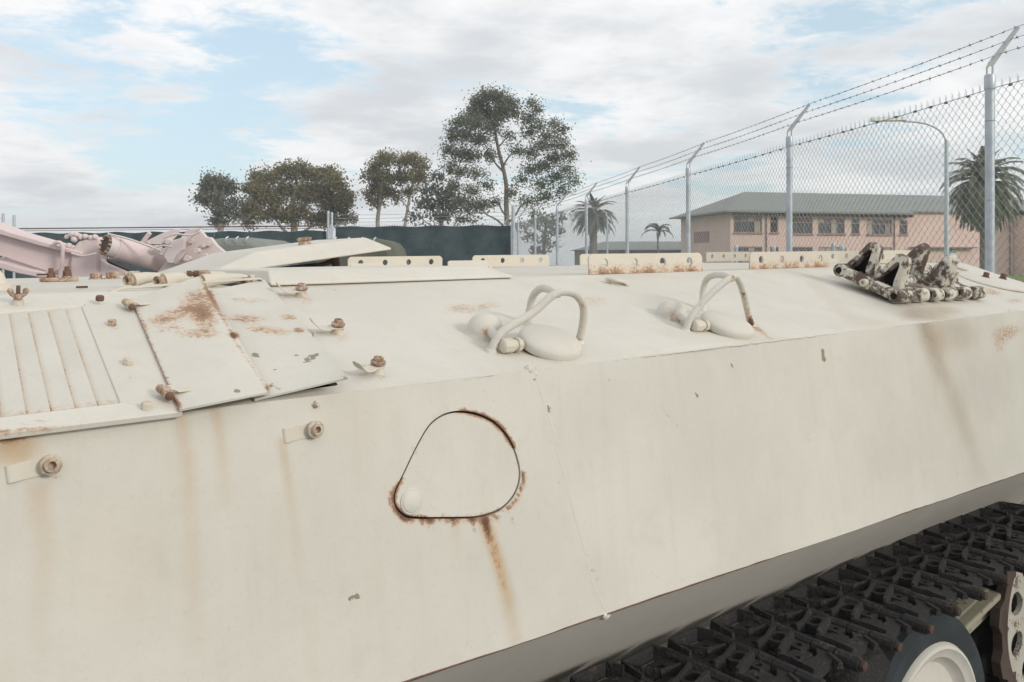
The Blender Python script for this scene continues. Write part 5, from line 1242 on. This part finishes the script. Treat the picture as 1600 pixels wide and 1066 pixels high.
# ---- running gear
def running_gear():
    PITCH, WL = .148, .30; w_top = .742; v_out = .94
    # link: x along the track, y from outer pin end (0) to inner edge, z outwards
    b = MB(); r = .0165; h = PITCH / 2
    for y0, y1 in ((0, .055), (.112, .165), (.222, .275)): b.tube([(-h, y0, 0), (-h, y1, 0)], r, 10)
    for y0, y1 in ((.058, .109), (.168, .219)): b.tube([(h, y0, 0), (h, y1, 0)], r, 10)
    def web(poly, z0, z1): b.prism(poly, z0, z1)
    # arms joining lug to body, outer plate with a pocket, inner plate with holes
    web([(-h, .006), (-h, .050), (-.030, .075), (.030, .075), (h - .012, .098), (h - .012, .064), (.034, .040), (-.034, .028)], -.010, .006)
    n = 12
    def ringplate(cx, cy, sx, sy, hx_, hy_, z0, z1):
        out = []; hole = []
        for k in range(n):
            a = 2 * math.pi * (k + .5) / n; c, s = math.cos(a), math.sin(a); q = max(abs(c) / sx, abs(s) / sy); out.append((cx + c / q, cy + s / q)); hole.append((cx + hx_ * c, cy + hy_ * s))
        b.holed(out, hole, z0, z1)
    ringplate(-.012, .100, .044, .026, .010, .008, -.010, .003); ringplate(.040, .128, .018, .020, .008, .008, -.012, .006)
    ringplate(-.028, .195, .036, .026, .009, .008, -.010, .004); ringplate(.020, .252, .050, .026, .010, .009, -.010, .004)
    ringplate(-.040, .250, .022, .022, .008, .006, -.010, .003)
    ringplate(.018, .165, .030, .022, .020, .014, -.012, .016)
    # grousers: raised chevrons
    def ridge(pts, hh, th):
        for (x0, y0), (x1, y1) in zip(pts[:-1], pts[1:]):
            d = Vector((x1 - x0, y1 - y0, 0)); nn = Vector((-d.y, d.x, 0)).normalized() * th / 2; a, c = Vector((x0, y0, 0)), Vector((x1, y1, 0)); vs = []
            for p in (a, c): vs += [p - nn * 1.5 + Vector((0, 0, -.004)), p + nn * 1.5 + Vector((0, 0, -.004)), p + nn * .7 + Vector((0, 0, hh)), p - nn * .7 + Vector((0, 0, hh))]
            b.add(vs, [(0, 1, 2, 3), (7, 6, 5, 4), (0, 4, 5, 1), (1, 5, 6, 2), (2, 6, 7, 3), (3, 7, 4, 0)])
    ridge([(-.052, .030), (-.046, .085), (-.052, .118)], .020, .010); ridge([(-.048, .118), (.004, .138), (.050, .150)], .026, .010)
    ridge([(-.056, .170), (-.014, .176), (.052, .200)], .024, .009); ridge([(-.064, .226), (-.052, .296), (.046, .300), (.062, .262)], .026, .009)
    ridge([(-.052, .296), (-.014, .225), (.040, .214)], .020, .008); ridge([(.050, .060), (.030, .020)], .012, .012)
    b.box((0, .15, -.028), (.05, .05, .045))
    lm = b.mesh('track_link', M['track'], 35)
    p = MB(); p.lathe([(.0085, -.012), (.0105, -.011), (.0105, -.002), (.009, 0), (.009, WL - .02)], 12, Matrix.Rotation(-math.pi / 2, 4, 'X')); pm = p.mesh('track_pin', M['pin'])
    g = random.Random(3)
    us = 3.10; cz = w_top - .325; rs = .325
    def place(u, w, ang):
        o = share('track_link', lm, veh, VL(u, v_out + g.uniform(-.002, .002), HC - w), (g.uniform(-.02, .02), ang + g.uniform(-.03, .03), 0))
        share('track_pin', pm, o, (-h, 0, 0))
    k = 0; u = us
    while u > -.9:
        place(u, w_top - .008 * (1 + math.sin(u * 4.2)) * .5, 0); u -= PITCH
    for k in range(1, 9):
        a = k * PITCH / rs
        if a > 2.6: break
        place(us + rs * math.sin(a), cz + rs * math.cos(a), a)
    # lower run towards the last road wheel
    u, w = us + rs * math.sin(2.55), cz + rs * math.cos(2.55); e = (2.25, .02); d = math.hypot(u - e[0], w - e[1]); nn = int(d / PITCH)
    for k in range(nn + 1):
        t = k / nn; place(u + (e[0] - u) * t, w + (e[1] - w) * t, math.pi - math.atan2(w - e[1], u - e[0]))
    u = 2.25 - PITCH
    while u > -.9: place(u, .02, math.pi); u -= PITCH
    AX = Matrix.Rotation(math.pi / 2, 4, 'X')             # lathe z -> -v (towards the viewer)
    def wheel(u):
        m = Matrix.Translation(VL(u, 1.075, HC - .352)) @ AX
        t = MB(); t.lathe([(.262, -.06), (.318, -.062), (.332, -.052), (.334, 0), (.332, .052), (.318, .066), (.288, .068), (.262, .060), (.262, -.06)], 64, m, caps=False); w_ = t.obj('road_wheel', M['rubber'], veh, 35)
        q = MB(); q.lathe([(.0, -.05), (.264, -.05), (.264, .062), (.258, .072), (.250, .074), (.240, .066), (.226, .062), (.218, .046), (.205, .038), (.16, .046), (.11, .054), (.09, .056), (.086, .074), (.055, .080), (0, .081)], 64, m); o = q.obj('rim', M['cream'], w_, 40)
        for k in range(8):
            c = MB(); a = 2 * math.pi * k / 8; c.lathe(hexprof(.010, .012), 6, m @ Matrix.Translation((.07 * math.cos(a), .07 * math.sin(a), .076))); c.obj('hub_bolt', M['boltpale'], w_, 30)
    for u in (2.17, 1.40, .63): wheel(u)
    # drive sprocket: drilled disc with brown worn rim and teeth
    m = Matrix.Translation(VL(us + .055, 1.13, HC - cz - .005)) @ AX
    b = MB(); nn = 16
    for k in range(9):
        a0 = 2 * math.pi * k / 9; out = []; hole = []
        for i in range(nn):
            t = 2 * math.pi * (i + .5) / nn; c, s = math.cos(t), math.sin(t); q = max(abs(c), abs(s)); rr = .180 + .088 * c / q; aa = a0 + (math.pi / 9) * s / q
            out.append((rr * math.cos(aa), rr * math.sin(aa))); r2 = .188 + .046 * c; a2 = a0 + .20 * s; hole.append((r2 * math.cos(a2), r2 * math.sin(a2)))
        b.holed(out, hole, .0, .016, m)
    b.lathe([(0, -.02), (.094, -.02), (.094, .03), (.07, .045), (0, .048)], 32, m); sp = b.obj('drive_sprocket', M['worn'], veh, 35)
    b = MB(); seg = 72; pr = []
    vs = []; fs = []
    for i in range(seg):
        a = 2 * math.pi * i / seg; ro = .318 + (.014 if (i // 3) % 2 else -.010); c, s = math.cos(a), math.sin(a); vs += [(.266 * c, .266 * s, -.006), (ro * c, ro * s, -.006), (ro * c, ro * s, .022), (.266 * c, .266 * s, .022)]
    for i in range(seg):
        j = (i + 1) % seg
        for k in range(4): fs.append((i * 4 + k, i * 4 + (k + 1) % 4, j * 4 + (k + 1) % 4, j * 4 + k))
    b.add(vs, fs, m); b.obj('sprocket_ring', M['rustdark'], sp, 35)
    b = MB(); b.add(vs, fs, m @ Matrix.Translation((0, 0, -.12))); b.lathe([(.262, -.125), (.262, -.11)], 32, m); b.obj('sprocket_ring', M['black'], sp, 35)
    # swing arm, damper and bump stop between the wheel and the sprocket
    b = MB(); mm = Matrix.Translation(VL(2.66, 1.19, 1.13)) @ Matrix.Rotation(R(-9), 4, 'Y'); b.box((0, 0, 0), (.46, .07, .085), mm); b.box((0, -.02, .03), (.46, .10, .02), mm); b.obj('swing_arm', M['arm'], veh, 0, .006)
    b = MB(); b.lathe([(.02, 0), (.02, .012)], 14, Matrix.Translation(VL(2.60, 1.152, 1.15)) @ AX); b.obj('arm_hole', M['black'], veh)
    b = MB(); b.tube([VL(2.46, 1.16, 1.05), VL(2.52, 1.17, .98), VL(2.62, 1.2, .93)], [.05, .055, .04], 12); b.obj('bump_stop', M['darkrust'], veh)
    b = MB(); b.tube([VL(2.62, 1.15, 1.22), VL(2.70, 1.18, 1.20)], .04, 12); b.obj('axle_stub', M['rustdark'], veh)
    # return rollers
    for u in (.3, 1.1, 1.9):
        b = MB(); b.lathe([(0, -.1), (.10, -.1), (.105, -.02), (.105, .06), (.09, .08), (0, .082)], 28, Matrix.Translation(VL(u, 1.10, HC - (w_top - .165))) @ AX); b.obj('return_roller', M['track'], veh)
    # fender stay at the rear above the track
    b = MB(); b.box((0, 0, 0), (.5, .06, .02), Matrix.Translation(VL(3.40, 1.16, .72))); b.obj('fender_stay', M['arm'], veh, 0, .002)
running_gear()

# ---- two spare track links carried on the deck: a thing of its own
def spare_links():
    P1 = deck(1310, 431, .022); P2 = deck(1392, 473, .022)
    dv = P1 - P2; rot_ = math.degrees(math.atan2(-dv.dot(EU), dv.dot(ET_D))) * .10; m = frame(deck(1392, 474), 'deck', rot_) @ Matrix.Rotation(R(7), 4, 'X'); root = empty('spare_track_links'); W2M = Matrix.Translation(veh.location) @ Matrix.Rotation(veh.rotation_euler.z, 4, 'Z')
    root.matrix_world = W2M @ m
    tag(root, 'pair of flaking spare track links with four tall guide horns lying on the sloped deck', 'track links')
    up = (P1 - P2).dot(ET_D); pitch = up / 2 * .76; Wd = (deck(1516, 462, .02) - P2).dot(EU)
    def horn(b, cx, y0, face):
        # hollow guide horn: profile in (y, z), thickness in x, pocket on the side 'face'
        o = spline([(.075, .012), (.062, .030), (.034, .078), (.012, .128), (-.004, .142), (-.022, .138), (-.030, .118), (-.034, .060), (-.040, .010), (.02, .004)], 3, True)
        i = spline([(.048, .022), (.040, .036), (.022, .074), (.004, .108), (-.004, .116), (-.011, .112), (-.014, .098), (-.014, .060), (-.016, .024), (.02, .020)], 3, True)
        n = len(o); T = .046; f = face; vs = []
        A = [(cx + f * T / 2, y0 + y, z) for y, z in o]; B = [(cx + f * T / 2, y0 + y, z) for y, z in i]; C = [(cx + f * (T / 2 - .037), y0 + y, z) for y, z in i]
        Dd = [(cx - f * T * .34, y0 + y * .86 - .002, .006 + (z - .006) * .95) for y, z in o]; E = [(cx - f * T / 2, y0 + y * .66 - .004, .01 + (z - .01) * .86) for y, z in o]
        G = [(cx + f * T * .42, y0 + y * 1.06, z * 1.01) for y, z in o]; A = [(cx + f * T / 2, y0 + y * .98, .004 + (z - .004) * .985) for y, z in o]
        vs = A + B + C + Dd + E + G; fs = []
        for k in range(n):
            j = (k + 1) % n
            fs += [(k, j, n + j, n + k), (n + k, n + j, 2 * n + j, 2 * n + k), (5 * n + k, 5 * n + j, j, k), (3 * n + k, 3 * n + j, 5 * n + j, 5 * n + k), (4 * n + k, 4 * n + j, 3 * n + j, 3 * n + k)]
        fs += [tuple(2 * n + k for k in range(n)), tuple(4 * n + k for k in range(n))]
        b.add(vs, fs)
    def link(idx):
        y0 = pitch * idx; b = MB(); r = .0215; z0 = .024; k = 0
        
        k = Wd / 6.4; fr = [(0, k * 1.15)] + [(k * (1.38 + 1.05 * q), k * (2.08 + 1.05 * q)) for q in range(4)] + [(k * 5.6, Wd)]
        for a, c in fr: b.tube([(a, y0, z0), (a + .004, y0, z0), (c - .004, y0, z0), (c, y0, z0)], [r * .9, r, r, r * .88], 16)
        bk = [(.054, .098), (.140, .184), (.230, .274)] if idx == 0 else [(.0, .05), (.10, .16), (.21, Wd)]
        if idx == 1:
            for a, c in bk: b.tube([(a, y0 + pitch, z0), (c, y0 + pitch, z0)], r, 16)
        body = [(.01, y0 + .012), (Wd - .02, y0 + .012), (Wd - .03, y0 + pitch * .5), (Wd - .02, y0 + pitch - .024), (.012, y0 + pitch - .024), (.0, y0 + pitch * .5)]
        b.prism(body, .014, .032)
        b.prism([(.0, y0 + .01), (.03, y0 + .01), (.03, y0 + pitch - .02), (.0, y0 + pitch - .02)], .008, .040); b.prism([(Wd * .5 - .006, y0 + .01), (Wd * .5 + .006, y0 + .01), (Wd * .5 + .006, y0 + pitch - .02), (Wd * .5 - .006, y0 + pitch - .02)], .02, .044)
        o = b.obj('track_link', M['links'], root, 40, .003)
        for cx, f in ((.062, -1), (.062 + Wd * .50, 1)):
            h = MB(); h2 = MB(); horn(h, cx, y0 + pitch * .52, f); ho = h.obj('guide_horn', M['links'], o, 45)
            # unlit inside of the hollow horn
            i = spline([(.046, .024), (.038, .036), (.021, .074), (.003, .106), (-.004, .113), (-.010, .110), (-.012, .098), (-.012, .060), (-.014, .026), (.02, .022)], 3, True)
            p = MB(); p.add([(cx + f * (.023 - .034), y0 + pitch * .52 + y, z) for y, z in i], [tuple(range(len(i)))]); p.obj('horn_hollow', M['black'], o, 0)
        for a, c in (fr[:5] if idx == 0 else [fr[0]]):
            e = MB(); e.lathe([(0, 0), (.0098, 0), (.0098, .003), (0, .003)], 14, Matrix.Translation((a + .0012, y0, z0)) @ Matrix.Rotation(-math.pi / 2, 4, 'Y') @ Matrix.Translation((0, 0, .001))); e.obj('pin_hole', M['black'], o)
        return o
    l0 = link(0); l1 = link(1)
    e = MB(); e.lathe([(0.006, -.006), (.0125, -.006), (.0125, .010), (.0115, .0115), (.006, .0115), (.006, .004), (0, .004)], 18, Matrix.Translation((-.004, pitch, .024)) @ Matrix.Rotation(-math.pi / 2, 4, 'Y')); e.obj('pin', M['boltpale'], l1)
    e = MB(); e.lathe([(0, 0), (.0098, 0), (.0098, .003), (0, .003)], 14, Matrix.Translation((.0, pitch * 2, .024)) @ Matrix.Rotation(-math.pi / 2, 4, 'Y')); e.obj('pin_hole', M['black'], l1)
    e = MB(); e.lathe([(.015, .03), (.0135, .04), (.010, .042), (.010, .080), (.012, .082), (.012, .092), (.008, .094)], 12, Matrix.Translation((.062 + Wd * .5 + .042, .030, 0))); e.obj('stud', M['boltpale'], l0)
spare_links()
